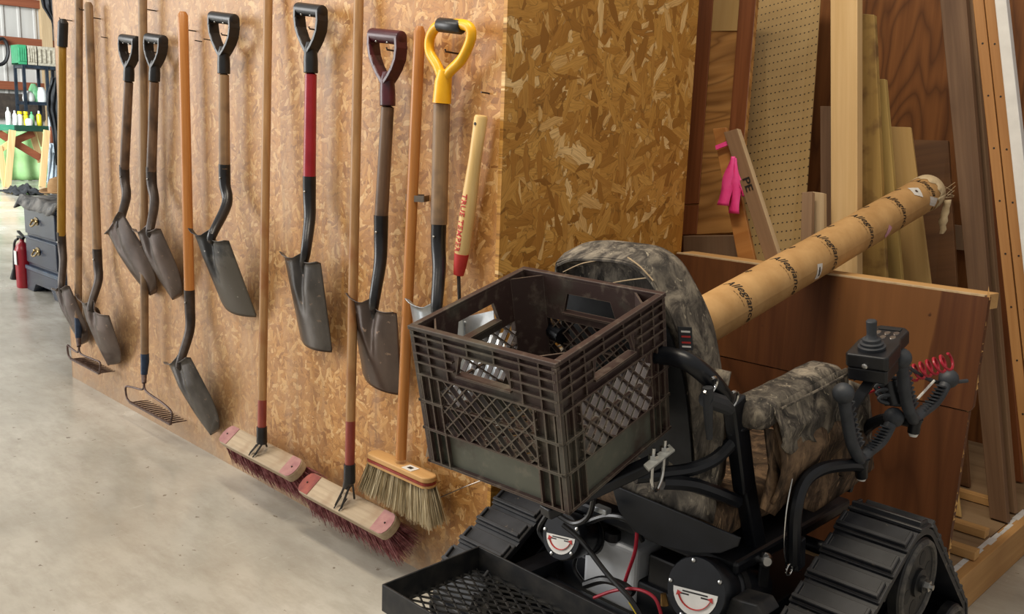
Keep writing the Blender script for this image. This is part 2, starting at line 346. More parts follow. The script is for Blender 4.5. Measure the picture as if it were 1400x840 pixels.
M['cable'] = blend('cable', (14, 15, 18), (24, 25, 28), 30, rough=.3, bump=0)
M['tag_yellow'] = blend('tag_yellow', (196, 168, 30), (210, 182, 40), 30, rough=.5)
M['brass'] = blend('brass', (150, 110, 60), (176, 136, 80), 30, rough=.35, metal=.9)
# the tube
t = NT('kraft'); a = t.noise(t.mp(), 14, 4, .6); c = t.ramp(a, ((.3, (172, 132, 82)), (.7, (196, 156, 104))))
b = t.noise(t.mp(), 45, 3, .6); c = t.mix(t.ramp(b, ((.68, (0, 0, 0, 1)), (.76, (.5, .5, .5, 1)))), c, (136, 98, 60)); t.bump(a, .15, .003); M['kraft'] = t.out(c, .6, 0, .35)
M['paper'] = blend('paper', (186, 164, 128), (206, 186, 150), 30, rough=.8, bump=.4)
M['pink_ribbon'] = blend('pink_ribbon', (238, 60, 140), (250, 84, 160), 20, rough=.5)
M['mauve'] = blend('mauve', (206, 150, 168), (216, 164, 180), 20, rough=.5)
# pegboard: rows of holes
t = NT('pegboard'); sep = t.n('SeparateXYZ'); t.l(t.tc.outputs['Object'], sep.inputs[0])
fx = t.math('SUBTRACT', t.math('FRACT', t.math('MULTIPLY', sep.outputs[0], 1/.0158)), .5); fz = t.math('SUBTRACT', t.math('FRACT', t.math('MULTIPLY', sep.outputs[2], 1/.034)), .5)
d = t.math('ADD', t.math('POWER', t.math('MULTIPLY', fx, .0158), 2.), t.math('POWER', t.math('MULTIPLY', fz, .034), 2.)); hole = t.math('LESS_THAN', d, .0030**2)
n = t.noise(t.mp(), 5, 4, .6); c = t.ramp(n, ((.3, (164, 134, 84)), (.7, (182, 152, 100)))); M['pegboard'] = t.out(t.mix(hole, c, (52, 36, 20)), .6)
# the shed wall
M['siding'] = blend('siding', (176, 174, 170), (196, 194, 190), 3, (1, 1, .1), .4, .1, 0)
M['girt'] = wood('girt', (116, 62, 40), (138, 80, 54), 'y', 30)
M['green_cloth'] = blend('green_cloth', (128, 178, 112), (176, 208, 148), 1.6, rough=.6)
M['bench_green'] = blend('bench_green', (10, 50, 38), (16, 60, 46), 8, rough=.5)
M['bench_mint'] = blend('bench_mint', (60, 140, 112), (72, 152, 122), 8, rough=.5)
M['blue_black'] = blend('blue_black', (26, 34, 48), (44, 54, 72), 6, (1, 1, .4), .25, 0, .05)
M['blue_black_hi'] = blend('blue_black_hi', (34, 46, 62), (60, 78, 98), 6, rough=.22)
M['antique_brass'] = blend('antique_brass', (120, 100, 66), (176, 156, 112), 60, rough=.3, metal=.8)
M['ext_red'] = blend('ext_red', (140, 18, 34), (158, 24, 40), 12, rough=.3)
M['black_cloth'] = blend('black_cloth', (22, 24, 28), (44, 46, 50), 10, rough=.7, bump=.4)
M['grey_cloth'] = blend('grey_cloth', (40, 42, 44), (128, 126, 122), 12, rough=.8, bump=.5)
M['felt'] = blend('felt', (150, 112, 68), (184, 146, 98), 8, rough=.8)
M['pale_sheet'] = blend('pale_sheet', (190, 206, 222), (222, 232, 240), 6, rough=.6)
M['plastic_green'] = blend('plastic_green', (48, 140, 96), (64, 158, 112), 8, rough=.4)
M['bottle_white'] = blend('bottle_white', (214, 218, 216), (230, 232, 230), 8, rough=.35, bump=0)
M['bottle_yellow'] = blend('bottle_yellow', (214, 196, 20), (230, 212, 40), 8, rough=.35, bump=0)
M['bottle_green'] = blend('bottle_green', (96, 176, 120), (140, 200, 150), 8, rough=.35, bump=0)
M['shelf_metal'] = blend('shelf_metal', (34, 44, 56), (52, 64, 78), 8, rough=.4, metal=.4)
M['crate_grey'] = blend('crate_grey', (150, 142, 124), (190, 184, 168), 20, rough=.5)
M['dark_wood'] = blend('dark_wood', (44, 36, 32), (66, 56, 48), 10, rough=.7)

# ------------------------------------------------------------------ setting
PY, PZ, PXR = .745, .889, .882          # the plywood partition: plane, top, right end
struct(MB().box((-4, 3, -.05), (40, 26, .1)).build('floor', M['concrete'], smooth=0))
WL = -2.88
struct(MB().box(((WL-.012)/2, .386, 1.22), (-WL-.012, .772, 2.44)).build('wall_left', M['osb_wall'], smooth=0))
struct(MB().box((-.006, .386+.0015, 1.22), (.012, .775, 2.44)).build('wall_side', M['osb_side'], smooth=0))
struct(MB().box((WL-.006, .3, 1.22), (.012, .6, 2.44)).build('trim_1', M['post'], smooth=0))
YB = 2.15
struct(MB().box((.4, YB+.01, 1.25), (3.4, .02, 2.5)).build('wall_back', M['ply_back'], smooth=0))
struct(MB().box((-1.3, 1.46, 1.25), (.02, 1.37, 2.5)).build('wall_light_block', M['ply_dark'], smooth=0))  # unseen wall added to keep world light out of the bay
# raised plywood platform behind the partition
pe = .868
struct(MB().box(((pe-.04-1.28)/2, (PY+YB)/2+.01, .107), (pe-.04+1.28, YB-PY, .018)).build('floor_platform', M['ply_floor'], smooth=0))
struct(MB().box((pe-.019, (PY+YB)/2+.01, .058), (.038, YB-PY, .116)).build('trim_2', M['pine_y'], smooth=0, bevel=.002))
pl = MB()
for k in range(26):
    y0 = PY+.05+k*.052; pl.box((pe-.030+random.uniform(-.004, .004), y0, .1163), (.014+random.uniform(-.005, .007), .054, .0012))
struct(pl.build('trim_3', M['white_paint'], smooth=0))
# low 2x4 wall at the back of the bay
struct(MB().box((.35, YB-.03, .9), (2.5, .04, .09)).build('trim_4', M['post'], smooth=0))
# far shed wall, normal towards the camera's side
XW = -19.0
def corrugated():
    m = MB(); rows = [[], []]; y = -4.
    while y < 9:
        for dy, dx in ((0, 0), (.2, 0), (.215, .03), (.245, .03), (.26, 0)):
            rows[0].append(V(XW+dx, y+dy, 0)); rows[1].append(V(XW+dx, y+dy, 7))
        y += .3
    return m.grid(rows)
struct(corrugated().build('wall_end', M['siding'], smooth=0, solid=.01))
for i, py in enumerate((2, 56, 117)):
    z = on(15, py, 'x', XW+.1).z
    struct(MB().box((XW+.09, 2.5, z), (.1, 13, .16)).build('trim_%d' % (i+5), M['girt'], smooth=0))
struct(MB().box((XW+.09, on(63, 90, 'x', XW).y, 3.4), (.14, .2, 6.8)).build('trim_8', M['edge_pale'], smooth=0))
struct(MB().box((XW+.08, 2.5, on(10, 145, 'x', XW).z), (.06, 13, .5)).build('trim_9', M['dark_wood'], smooth=0))

# ------------------------------------------------------------------ tools on the wall
def W3(px, py, off): return on(px, py, 'y', -off)
GRP_SH = 'shovels hanging on the tool wall'
def hook(root, p, w=.05):
    """one nail driven into the wall that carries a tool"""
    p = Vector(p); MB().tube([V(p.x, -.0, p.z), V(p.x, p.y-.004, p.z+.002), V(p.x, p.y-.006, p.z+.008)], .0024, 6).build('hanging_nail', M['socket'], root)
def handle(root, a, b, ra, rb, m, name='handle', n=14):
    a, b = Vector(a), Vector(b); P = [a+(b-a)*t for t in (0, .012, .1, .5, 1)]
    MB().tube(P, [ra*.6, ra, ra, (ra+rb)/2, rb], n).build(name, m, root)
def blade(root, S0, T, across, hw, prof, bulge, m, lip=.014, frog=.026):
    S0, T, X = Vector(S0), Vector(T), Vector(across).normalized(); D = T-S0; L = D.length; d = D/L
    X = (X-d*X.dot(d)).normalized(); N = X.cross(d)
    if N.y > 0: N = -N
    rows = []; nv = 26; nu = 28
    for i in range(-3, nv+1):
        v = max(0, i/nv); w = hw*prof(v); row = []
        for j in range(nu+1):
            u = -1+2*j/nu
            o = bulge*(1-abs(u)**2.0)*min(1, .55+v*1.6)*(1-.3*v)
            o -= frog*max(0, 1-v/.62)**1.1*math.exp(-(u/(.20*(1-v*.9)+.03))**2)
            p = S0+d*(L*v)+X*(u*w)+N*o
            if i < 0: p = p - d*(.003*(-i)) + N*(lip*(-i)/3*min(1, max(0, abs(u)*1.5-.15)))
            p -= d*(.020*max(0, 1-abs(u)/.3)*max(0, 1-v*6)); p -= d*(.010*abs(u)**3*max(0, 1-v*8))
            row.append(p)
        rows.append(row)
    return MB().grid(rows).build('blade', m, root, smooth=60, solid=.0018)
def round_prof(v): return 1-.06*v if v < .42 else max(.03, (1-.0252)*max(0, 1-((v-.42)/.58)**2.3)**.62)
def square_prof(k): return lambda v: (1-(1-k)*v)*(1 if v < .965 else 1-(v-.965)*1.6)
def socket(root, hb, neck, S0, T, m, r=.0195):
    hb, neck, S0, T = map(Vector, (hb, neck, S0, T)); a = hb+V(0, 0, .015)
    mid = hb+(neck-hb)*.55; mid.y = hb.y-.012 if neck.y < hb.y else hb.y; mid.x = hb.x+(neck.x-hb.x)*.35
    P = spline([a, hb-V(0, 0, .05), mid, neck, S0+(T-S0)*.06+V(0, .002, 0), S0+(T-S0)*.20+V(0, .006, 0)], 5)
    R = [r*(1-.62*(i/(len(P)-1))**1.8) for i in range(len(P))]
    o = MB().tube(P, R, 14).build('socket', m, root)
    MB().ball(V(hb.x+.004, hb.y-r, hb.z-.03), .0035, 8).build('rivet', M['rivet'], o)
def d_grip(root, gl, gr, sb, m, collar=None, gm=None, r=.0155):
    gl, gr, sb = map(Vector, (gl, gr, sb)); gc = (gl+gr)/2; ax = (gr-gl).normalized(); h = (gr-gl).length/2; dn = sb-gc; L = dn.length; dn.normalize()
    b = MB(); y = V(0, 1, 0); dep = .036
    for s in (-1, 1):
        c = [(h*.97, 0), (h*1.0, L*.14), (h*.9, L*.30), (h*.66, L*.44), (h*.36, L*.56), (.0, L*.68)]
        for i in range(len(c)-1):
            (u0, v0), (u1, v1) = c[i], c[i+1]; t = .011
            p0 = gc+ax*(s*u0)+dn*v0; p1 = gc+ax*(s*u1)+dn*v1; e = (p1-p0).normalized(); nx = e.cross(y).normalized()
            b.prism([p0-nx*t/2-e*.002-y*dep/2, p0+nx*t/2-e*.002-y*dep/2, p1+nx*t/2+e*.003-y*dep/2, p1-nx*t/2+e*.003-y*dep/2], y*dep)
    b.tube([gc+dn*L*.5, gc+dn*L*.62, gc+dn*L*.8, sb], [.012, .0185, .0205, .0205], 14)
    b.build('d_handle', m, root, bevel=.002)
    MB().lathe(gl-ax*.006, ax, [(0, r*.8), (.003, r*1.15), (.008, r*1.18), (h*2+.004, r*1.18), (h*2+.009, r*1.15), (h*2+.012, r*.8)], 18).build('grip', gm or m, root)
    mm = MB()
    for s in (-.45, .35): mm.ball(gc+ax*(h*s)+V(0, -r*.9, -r*.95), .003, 8)
    mm.build('screw', M['rivet'], root)
def tool_root(name, label, cat, p, group): return thing(name, label, cat, (p[0], -.02, p[2]), group)
def shovel(name, label, top, hb, neck, sl, sr, tip, hm, sm, bm, prof, grip=None, hr=(.017, .0185), toff=.012, noff=.12, bulge=.040, tl=None):
    if grip: gl, gr, sb = grip; htop = W3(*sb, .05)
    else: htop = W3(*top, .045)
    B = W3(*hb, .052); N = W3(*neck, noff); SL = W3(*sl, noff-.015); SR = W3(*sr, noff-.015); T = W3(*tip, toff)
    X = SR-SL; X.z *= .25; S0 = (SL+SR)/2; root = tool_root(name, label, 'shovel', T, GRP_SH)
    handle(root, htop, B, hr[0], hr[1], hm)
    socket(root, B, N, S0, T, sm); blade(root, S0, T, X, (SR-SL).length/2, prof, bulge, bm)
    if grip: d_grip(root, W3(*gl, .05), W3(*gr, .05), htop, grip_mat)
    return root, htop, B
grip_mat = M['black_plastic']
# olive handle with black grip, next to the wall's end
r, ht, B = shovel('long_handled_shovel', 'round point shovel with olive yellow handle and black end grip at far left wall end', (85, 60), (84, 322), (84, 392), (74, 393), (99, 399), (119, 468), M['handle_olive'], M['socket'], M['steel_brown'], round_prof, noff=.10)
top = W3(86, 26, .045); MB().tube([top, top-V(0, 0, .015), ht-V(0, 0, .01)], [.012, .021, .021], 14).build('end_grip', M['black_plastic'], r)
hook(r, ht+V(0, 0, .1))
r, ht, B = shovel('long_handled_shovel', 'long grey wooden handled round point shovel, its top end just inside the frame', (121, 3), (133, 345), (124, 420), (112, 414), (147, 425), (156, 496), M['handle_grey'], M['socket'], M['steel_brown'], round_prof)
hook(r, ht-V(0, 0, .06))
r, ht, B = shovel('long_handled_shovel', 'long amber wooden handled round point shovel whose blade hangs nearest the floor', (250, 16), (259, 402), (246, 498), (226, 489), (268, 503), (297, 590), M['handle_amber'], M['socket'], M['steel'], round_prof, hr=(.0175, .0185))
hook(r, ht-V(0, 0, .06))
r, ht, B = shovel('short_shovel', 'dark handled round shovel with small black D grip, left of the matching pair', 1, (170, 231), (164, 304), (140, 304), (180, 315), (214, 400), M['handle_dark'], M['socket'], M['steel_brown'], round_prof, grip=((168, 53), (187, 56), (176, 111)))
hook(r, ht+V(0, 0, .1), .06)
r, ht, B = shovel('short_shovel', 'dark handled round shovel with small black D grip, right of the matching pair', 2, (207, 234), (205, 316), (186, 314), (223, 320), (245, 406), M['handle_dark'], M['socket'], M['steel_brown'], round_prof, grip=((203, 52), (223, 55), (211, 111)))
hook(r, ht+V(0, 0, .1), .06)
r, ht, B = shovel('scoop_shovel', 'square scoop shovel with black D grip, worn wooden handle and paint-worn black blade', 3, (307, 231), (290, 322), (266, 321), (313, 329), (327, 424), M['handle_grey'], M['socket_black'], M['steel_black'], square_prof(.98), grip=((291, 23), (320, 27), (306, 101)), noff=.15, toff=.03, bulge=.036)
hook(r, ht+V(0, 0, .12), .08)
r, ht, B = shovel('transfer_shovel', 'square shovel with bright red handle and black D grip', 4, (423, 248), (418, 345), (389, 352), (439, 363), (433, 474), M['handle_red'], M['socket_black'], M['steel'], square_prof(.86), grip=((409, 12), (440, 16), (425, 100)), noff=.10, toff=.03, bulge=.030)
hook(r, ht+V(0, 0, .12), .08)
grip_mat = M['maroon_plastic']
r, ht, B = shovel('transfer_shovel', 'large square shovel with maroon D grip and dark brown wooden handle', 5, (521, 302), (512, 410), (480, 415), (542, 425), (523, 528), M['handle_dark'], M['socket_black'], M['steel_brown'], square_prof(.86), grip=((510, 48), (548, 52), (530, 145)), noff=.10, toff=.03, bulge=.030)
hook(r, ht+V(0, 0, .14), .09)
# yellow D grip, blade behind the crate
grip_mat = M['yellow_plastic']
r, ht, B = shovel('garden_spade', 'square shovel with bright yellow rounded D grip and black hand hold, blade behind the crate', (604, 141), (600, 307), (597, 420), (561, 417), (634, 436), (612, 540), M['handle_grey'], M['socket_black'], M['galv'], square_prof(.86), noff=.10, toff=.03, bulge=.030, hr=(.021, .021))
c = W3(611, 83, .05); lp = spline([W3(606, 112, .05), W3(598, 90, .05), W3(588, 72, .05), W3(588, 52, .05), W3(598, 36, .052), W3(617, 33, .052), W3(640, 36, .052), W3(644, 52, .05), W3(632, 80, .05), W3(615, 98, .05), W3(606, 112, .05)], 5)
MB().tube(lp, .0125, 12).build('d_handle', M['yellow_plastic'], r)
MB().tube([W3(609, 96, .05), W3(606, 112, .05), W3(604, 141, .05)], [.017, .021, .023], 14).build('collar', M['yellow_plastic'], r)
MB().tube([W3(600, 34, .052), W3(602, 34, .052), W3(630, 37, .052), W3(632, 37, .052)], [.014, .0175, .0175, .014], 14).build('grip', M['black_plastic'], r)
hook(r, W3(611, 72, .05), .07)

# bow rakes
def bow_rake(label, top, hb, fe, bl, br, neck, bowx, nt=14):
    T0 = W3(*top, .045); B = W3(*hb, .06); Fe = W3(*fe, .066); L, R = W3(*bl, .085), W3(*br, .085); root = tool_root('bow_rake', label, 'rake', (L+R)/2, 'bow rakes on the tool wall')
    handle(root, T0, B, .0155, .0155, M['handle_grey']); MB().tube([B+V(0, 0, .01), B-V(0, 0, .02), Fe], [.0165, .0165, .013], 12).build('ferrule', M['blue_ferrule'], root)
    N = W3(*neck, .075); MB().tube([Fe, N], [.011, .009], 10).build('tang', M['rake_steel'], root)
    R.z = (L.z+R.z)/2; L.z = R.z; ex = (R-L).length*.12; b = MB()
    b.tube(spline([N, N+V(-.018, 0, -.03), (N+L)/2+V(-.05, 0, .012), L+V(-.035, 0, .055), L+V(-.03, 0, .012), L], 6), .0042, 8)
    b.tube(spline([N, N+V(.018, 0, -.03), (N+R)/2+V(.05, 0, .012), R+V(.012, 0, .05), R+V(.004, 0, .012), R], 6), .0042, 8)
    b.build('bow', M['rake_steel'], root); MB().bar(L, R, .007, .010, (0, 1, 0)).build('head_bar', M['rake_steel'], root)
    for i in range(nt):
        p = L+(R-L)*((i+.5)/nt); MB().tube([p, p+V(0, .035, -.0005), p+V(0, .070, -.003)], [.0034, .003, .0018], 6).build('tine', M['rake_steel'], root)
    hook(root, V(T0.x, T0.y, T0.z)*.93+V(T0.x, T0.y, 0)*.07, .05)
bow_rake('bow rake on the tool wall with weathered handle, left one, head over the wall end', (108, -30), (107, 437), (107, 462), (97, 489), (136, 513), (108, 474), 84)
bow_rake('bow rake on the tool wall with weathered handle, right one, close above the floor', (195, -35), (198, 487), (197, 512), (178, 556), (233, 574), (197, 524), 172)

# push brooms
def push_broom(label, top, cc, hb, L, R, off, tipp, tipl):
    T0 = W3(*top, .03); B = W3(*hb, off+.01); C0 = T0+(B-T0)*((cc[1]-top[1])/(hb[1]-top[1])); L, R = W3(*L, off), W3(*R, off); z = (L.z+R.z)/2; L.z = R.z = z
    root = tool_root('push_broom', label, 'broom', (L+R)/2, 'push brooms leaning on the tool wall')
    MB().tube([T0, C0], [.0135, .0135], 12).build('handle', M['handle_tan'], root); MB().tube([C0, B], [.0137, .0137], 12).build('painted_handle_end', M['worn_red'], root)
    n = V(0, -.62, .78); w = V(0, .78, .62); X = V(1, 0, 0); c = (L+R)/2; ln = (R-L).length
    hw = .036; out = []
    for sx, a0 in ((1, -90), (-1, 90)):
        for k in range(7):
            a = radians(a0+180*k/6); out.append(c+X*(sx*(ln/2-hw*.6)+cos(a)*hw*.6)+w*(sin(a)*hw))
    MB().prism(out, -n*.03).build('block', M['broom_block'], root, bevel=.004, seg=3)
    for sx in (-1, 1):
        o = []
        for k in range(7):
            a = radians(-90+180*k/6); o.append(c+X*(sx*(ln/2-hw*.6+cos(a)*hw*.58))+w*(sin(a)*hw*.93)+n*.0004)
        o = [c+X*(sx*(ln/2-.062))-w*hw*.93+n*.0004]+o+[c+X*(sx*(ln/2-.062))+w*hw*.93+n*.0004]
        e = MB().prism(o, n*.0012).build('painted_end', tipp if sx > 0 else tipl, root, smooth=0)
        MB().ball(c+X*(sx*(ln/2-hw*.75))+n*.002, .003, 8).build('screw', M['socket'], e)
    b = MB()
    for i in range(4200):
        u = random.uniform(-1, 1); v = random.uniform(-1, 1); p = c+X*(u*(ln/2-.012))+w*(v*.03)-n*.03
        q = p-n*random.uniform(.075, .095)+X*(u*.02+random.gauss(0, .008))+w*(v*.02+random.gauss(0, .006)); q.y = min(q.y, -.002); q.z = max(q.z, .003)
        s = V(random.uniform(-1, 1), random.uniform(-1, 1), 0).normalized()*.0011; b.add([p-s, p+s, q+s*.5, q-s*.5], [(0, 1, 2, 3)])
    b.build('bristles', M['red_bristle'], root, smooth=0)
    k = MB(); q = c+n*.004
    k.tube([B+V(0, 0, .02), B-V(0, 0, .03), (B+q)/2], [.0165, .017, .012], 12)
    for s in (-1, 1): k.bar(B+V(s*.008, 0, -.03), q+X*(s*.014)-w*.022+n*.002, .006, .004); k.bar(B+V(s*.010, 0, -.01), q+X*(s*.03)+w*.02, .005, .004)
    k.tube([q-X*.012-w*.032+n*.001, q-X*.02+w*.01+n*.002], .002, 6); k.tube([q+X*.012-w*.032+n*.001, q+X*.006+w*.01+n*.002], .002, 6)
    k.build('bracket', M['socket_black'], root)
push_broom('push broom with pink painted block ends, left one, behind the other broom head', (367, -30), (361, 545), (358, 592), (306, 593), (406, 640), .115, M['pink_paint'], M['pink_paint'])
push_broom('push broom with one red and one pink block end, right one, nearest the tracked chair', (491, -30), (480, 573), (478, 644), (414, 664), (535, 712), .115, M['pink_paint'], M['worn_red'])
# flared yard broom held by a spring clip
T0, B = W3(574, 36, .045), W3(548, 628, .07); L, R = W3(508, 619, .07), W3(592, 650, .07); L.z = R.z = (L.z+R.z)/2
root = tool_root('upright_broom', 'upright broom with pale straw bristles and amber handle in a spring clip', 'broom', (L+R)/2, None)
handle(root, T0, B, .0145, .0145, M['handle_amber']); c = (L+R)/2; ln = (R-L).length; out = []
for sx, a0 in ((1, -90), (-1, 90)):
    for k in range(7):
        a = radians(a0+180*k/6); out.append(c+V(sx*(ln/2-.018)+cos(a)*.018, sin(a)*.024, .0))
MB().prism(out, V(0, 0, -.016)).build('block', M['pine_x'], root, bevel=.003)
MB().prism([p+V(0, -.0006, -.016) for p in out], V(0, 0, -.007)).build('red_band', M['red_trim'], root); MB().prism([p+V(0, 0, -.023) for p in out], V(0, 0, -.007)).build('lower_block', M['pine_x'], root)
MB().box(c+V(.045, -.004, .0008), (.04, .03, .001)).build('sticker', M['label_white'], root); MB().box(c+V(.045, -.004, .0016), (.016, .012, .0006)).build('sticker_mark', M['ink'], root)
b = MB()
for i in range(3000):
    u = random.uniform(-1, 1); v = random.uniform(-1, 1); p = c+V(u*(ln/2-.006), v*.02, -.028); q = V(c.x+u*(ln/2+.028)+random.gauss(0, .004), c.y+v*.034, c.z-.028-.088+random.gauss(0, .005)-.012*(u+1)*.5)
    s = V(random.uniform(-1, 1), random.uniform(-1, 1), 0).normalized()*.0013; b.add([p-s, p+s, q+s*.5, q-s*.5], [(0, 1, 2, 3)])
b.build('bristles', M['straw'], root, smooth=0)
p = W3(567, 271, .045); k = MB()
for s in (-1, 1): k.bar(p+V(s*.036, .0, 0), p+V(s*.014, -.014, 0), .0022, .016, (0, 0, 1)); k.bar(p+V(s*.036, 0, 0), p+V(s*.010, .04, 0), .0022, .016, (0, 0, 1))
tag(k.build('spring_clip', M['clip'], smooth=0, mat=Matrix.Translation(p)), 'small metal spring clip on the wall gripping the upright broom handle', 'clip')
# hand tool with a pale handle, red ferrule and a ribbed metal head
A, B, C1, D = W3(658, 158, .03), W3(631, 349, .035), W3(627, 376, .036), W3(629, 440, .04)
root = tool_root('ribbed_scraper', 'hand tool with short pale wooden handle, red ferrule and ribbed metal head behind the crate', 'hand tool', D, None)
ax = (B-A); L0 = ax.length; ax.normalize(); sd = ax.cross(V(0, 1, 0)).normalized()
MB().tube([A, A+ax*.006, A+ax*L0*.3, A+ax*L0*.6, B-ax*.02, B], [.014, .0165, .0155, .019, .0195, .017], 16).build('handle', M['handle_pale'], root)
MB().tube([B-ax*.004, B+ax*.03, C1], [.0185, .016, .013], 14).build('ferrule', M['ink_red'], root); MB().tube([C1, D], .0045, 10).build('rod', M['socket'], root)
MB().lathe(A+ax*.02+V(0, -.0155, 0), (0, -1, 0), [(0, .004), (.002, .0035)], 10).build('hanging_hole', M['ink'], root)
vs, fs = text_mesh('TRUE TEMPER', .0235, 0, .0004)
mid = A+ax*(L0*.76); yx = V(0, 1, 0).cross(ax) if False else sd
m = MB(); m.add([mid + ax*v.x + (-sd if sd.x > 0 else sd)*(-v.y)*1.0 + V(0, -(math.sqrt(max(0, .0202**2-v.y**2))), 0) for v in vs], fs); m.build('lettering', M['ink_red'], root, smooth=0)
rows = []; P0 = W3(621, 437, .05); P1 = W3(674, 425, .05); dn = V(-.03, -.02, -1).normalized(); xx = (P1-P0).normalized()
for i in range(2):
    row = []
    for j in range(49):
        u = j/48; row.append(P0+xx*((u*1.25-.05)*(1+.5*i)*(P1-P0).length*1.15 - i*.06)+dn*(.06+i*.30)+V(0, -.010*(abs(((j % 6)/3)-1)), 0))
    rows.append(row)
MB().grid(rows).build('ribbed_head', M['galv'], root, smooth=20, solid=.0015)
MB().prism([P0-xx*.01, P1+xx*.004, P1+xx*.02+dn*.07, P0-xx*.03+dn*.07], V(0, -.003, 0)).build('head_plate', M['galv'], root, smooth=0)
k = MB(); [k.ball(W3(*q, .055), .005, 8) for q in ((629, 436), (634, 442))]; k.build('bolt', M['rivet'], root)
# wire sticking out beside the broom
a, b_ = W3(596, 683, .02), W3(672, 652, .005); single(MB().tube([a, a+(b_-a)*.5+V(0, 0, .002), b_], .0016, 6), 'wire', M['clip'], 'thin bare wire sticking out of the wall beside the straw broom', 'wire')
# loose nails
for i, (px, py) in enumerate(((147, 52), (288, 55), (276, 57), (669, 128))):
    a = W3(px, py, 0); single(MB().tube([a, a+V(-.002, -.025, .002)], .002, 6), 'nail', M['socket'], 'small bare nail in the tool wall, number unreadable'.replace(', number unreadable', '')+(' by the far shovels', ' left of the black D grip scoop', ' left of the scoop grip, lower', ' above the pale handled tool')[i], 'nail', 'loose nails in the tool wall')

# ------------------------------------------------------------------ partition and lumber
t = NT('ply_partition'); g = t.noise(t.mp((1, 1, .035)), 46, 5, .6, .3); c = t.ramp(g, ((.3, (84, 46, 24)), (.7, (106, 64, 34))))
n = t.noise(t.mp((1, 1, .18)), 3.4, 2, .45, .5); w = t.math('POWER', t.math('PINGPONG', t.math('MULTIPLY', n, 16.), 1.), 2.5); c = t.mix(t.math('MULTIPLY', w, .45), c, (70, 36, 16))
sep = t.n('SeparateXYZ'); t.l(t.tc.outputs['Object'], sep.inputs[0]); wob = t.math('ADD', sep.outputs[0], t.math('MULTIPLY', t.math('SUBTRACT', t.noise(t.mp((1, 1, .3)), 5, 3), .5), .10)); wob = t.math('ADD', wob, .44)
st = t.ramp(wob, ((.0, (0, 0, 0, 1)), (.18, (.35, .35, .35, 1)), (.25, (0, 0, 0, 1)), (.50, (0, 0, 0, 1)), (.54, (1, 1, 1, 1)), (.77, (.9, .9, .9, 1)), (.775, (0, 0, 0, 1))))
c = t.mix(t.math('MULTIPLY', st, .42), c, (158, 108, 60)); k = t.noise(t.mp(), 26, 2); c = t.mix(t.ramp(k, ((.7, (0, 0, 0, 1)), (.76, (.8, .8, .8, 1)))), c, (58, 30, 16)); t.bump(g, .2, .0015)
M['ply_partition'] = t.out(c, .5, 0, .45)
M['ply_lower'] = wood('ply_lower', (84, 48, 26), (106, 64, 36), 'z', 34, .5, 3.4, (50, 26, 12), .5)
t0 = .018; sm = .607
root = thing('plywood_partition', 'waist high stained plywood partition with a pale board cap behind the tracked chair', 'partition', (.44, PY, .116))
MB().prism([V(.003, PY, sm+.0015), V(PXR-.004, PY, sm+.0015), V(PXR+.002, PY, .62), V(PXR+.004, PY, PZ), V(.003, PY, PZ)], V(0, t0, 0)).build('upper_sheet', M['ply_partition'], root, smooth=0)
MB().prism([V(.003, PY+.002, .118), V(PXR-.012, PY+.002, .118), V(PXR-.006, PY+.002, sm-.0015), V(.003, PY+.002, sm-.0015)], V(0, t0, 0)).build('lower_sheet', M['ply_lower'], root, smooth=0)
MB().box((PXR/2, PY+t0/2, PZ+.0018), (PXR-.01, t0, .0035)).build('chipped_top_edge', M['edge_pale'], root, smooth=0)
cp = MB(); cp.prism([V(.003, PY+t0, PZ+.002), V(PXR-.055, PY+t0, PZ+.002), V(PXR-.03, PY+t0+.02, PZ+.002), V(PXR-.008, PY+t0+.006, PZ+.002), V(PXR, PY+t0+.07, PZ+.002), V(.003, PY+t0+.07, PZ+.002)], V(0, 0, -.038))
cp.build('cap_board', M['pine_x'], root, smooth=0, bevel=.0015)
MB().box((PXR-.062, PY+t0+.045, .5), (.038, .088, .76)).build('post', M['pine'], root, smooth=0, bevel=.002)
MB().box((.2, PY+t0+.021, .5), (.088, .038, .76)).build('post', M['pine'], root, smooth=0, bevel=.002)
# splinters along the broken right edge
sp = MB()
for k in range(40):
    z = random.uniform(.13, .88); x = PXR+(.003 if z > sm else -.008); sp.add([V(x-.004, PY+.004, z), V(x-.004, PY+.006, z+random.uniform(.01, .05)), V(x+random.uniform(.0, .004), PY+.005, z+.01)], [(0, 1, 2)])
sp.build('splintered_edge', M['pine_x'], root, smooth=0)

def quad_board(name, label, cat, TL, TR, BR, BL, yt, yb, th, m, group=None, bevel=.002, z_min=None, straight=False):
    tl, tr = on(*TL, 'y', yt), on(*TR, 'y', yt); bl, br = on(*BL, 'y', yb), on(*BR, 'y', yb)
    if z_min is not None:      # carry the board down to what it stands on
        dav = ((bl-tl)+(br-tr)).normalized()
        for a, b in ((tl, bl), (tr, br)):
            d = dav if straight else b-a; b += d*((z_min-b.z)/d.z)
    X = ((tr-tl)+(br-bl)).normalized(); Z = ((tl+tr)-(bl+br)).normalized(); X = (X-Z*X.dot(Z)).normalized(); Y = Z.cross(X)
    if Y.y < 0: Y = -Y
    o = (bl+br)/2; mat = Matrix(((X.x, Y.x, Z.x, o.x), (X.y, Y.y, Z.y, o.y), (X.z, Y.z, Z.z, o.z), (0, 0, 0, 1)))
    b = MB().prism([tl, tr, br, bl], Y*th); ob = b.build(name, m, None, smooth=0, bevel=bevel, mat=mat)
    return tag(ob, label, cat, group), (tl, tr, br, bl, X, Y, Z)
GL = 'lumber leaning in the bay'
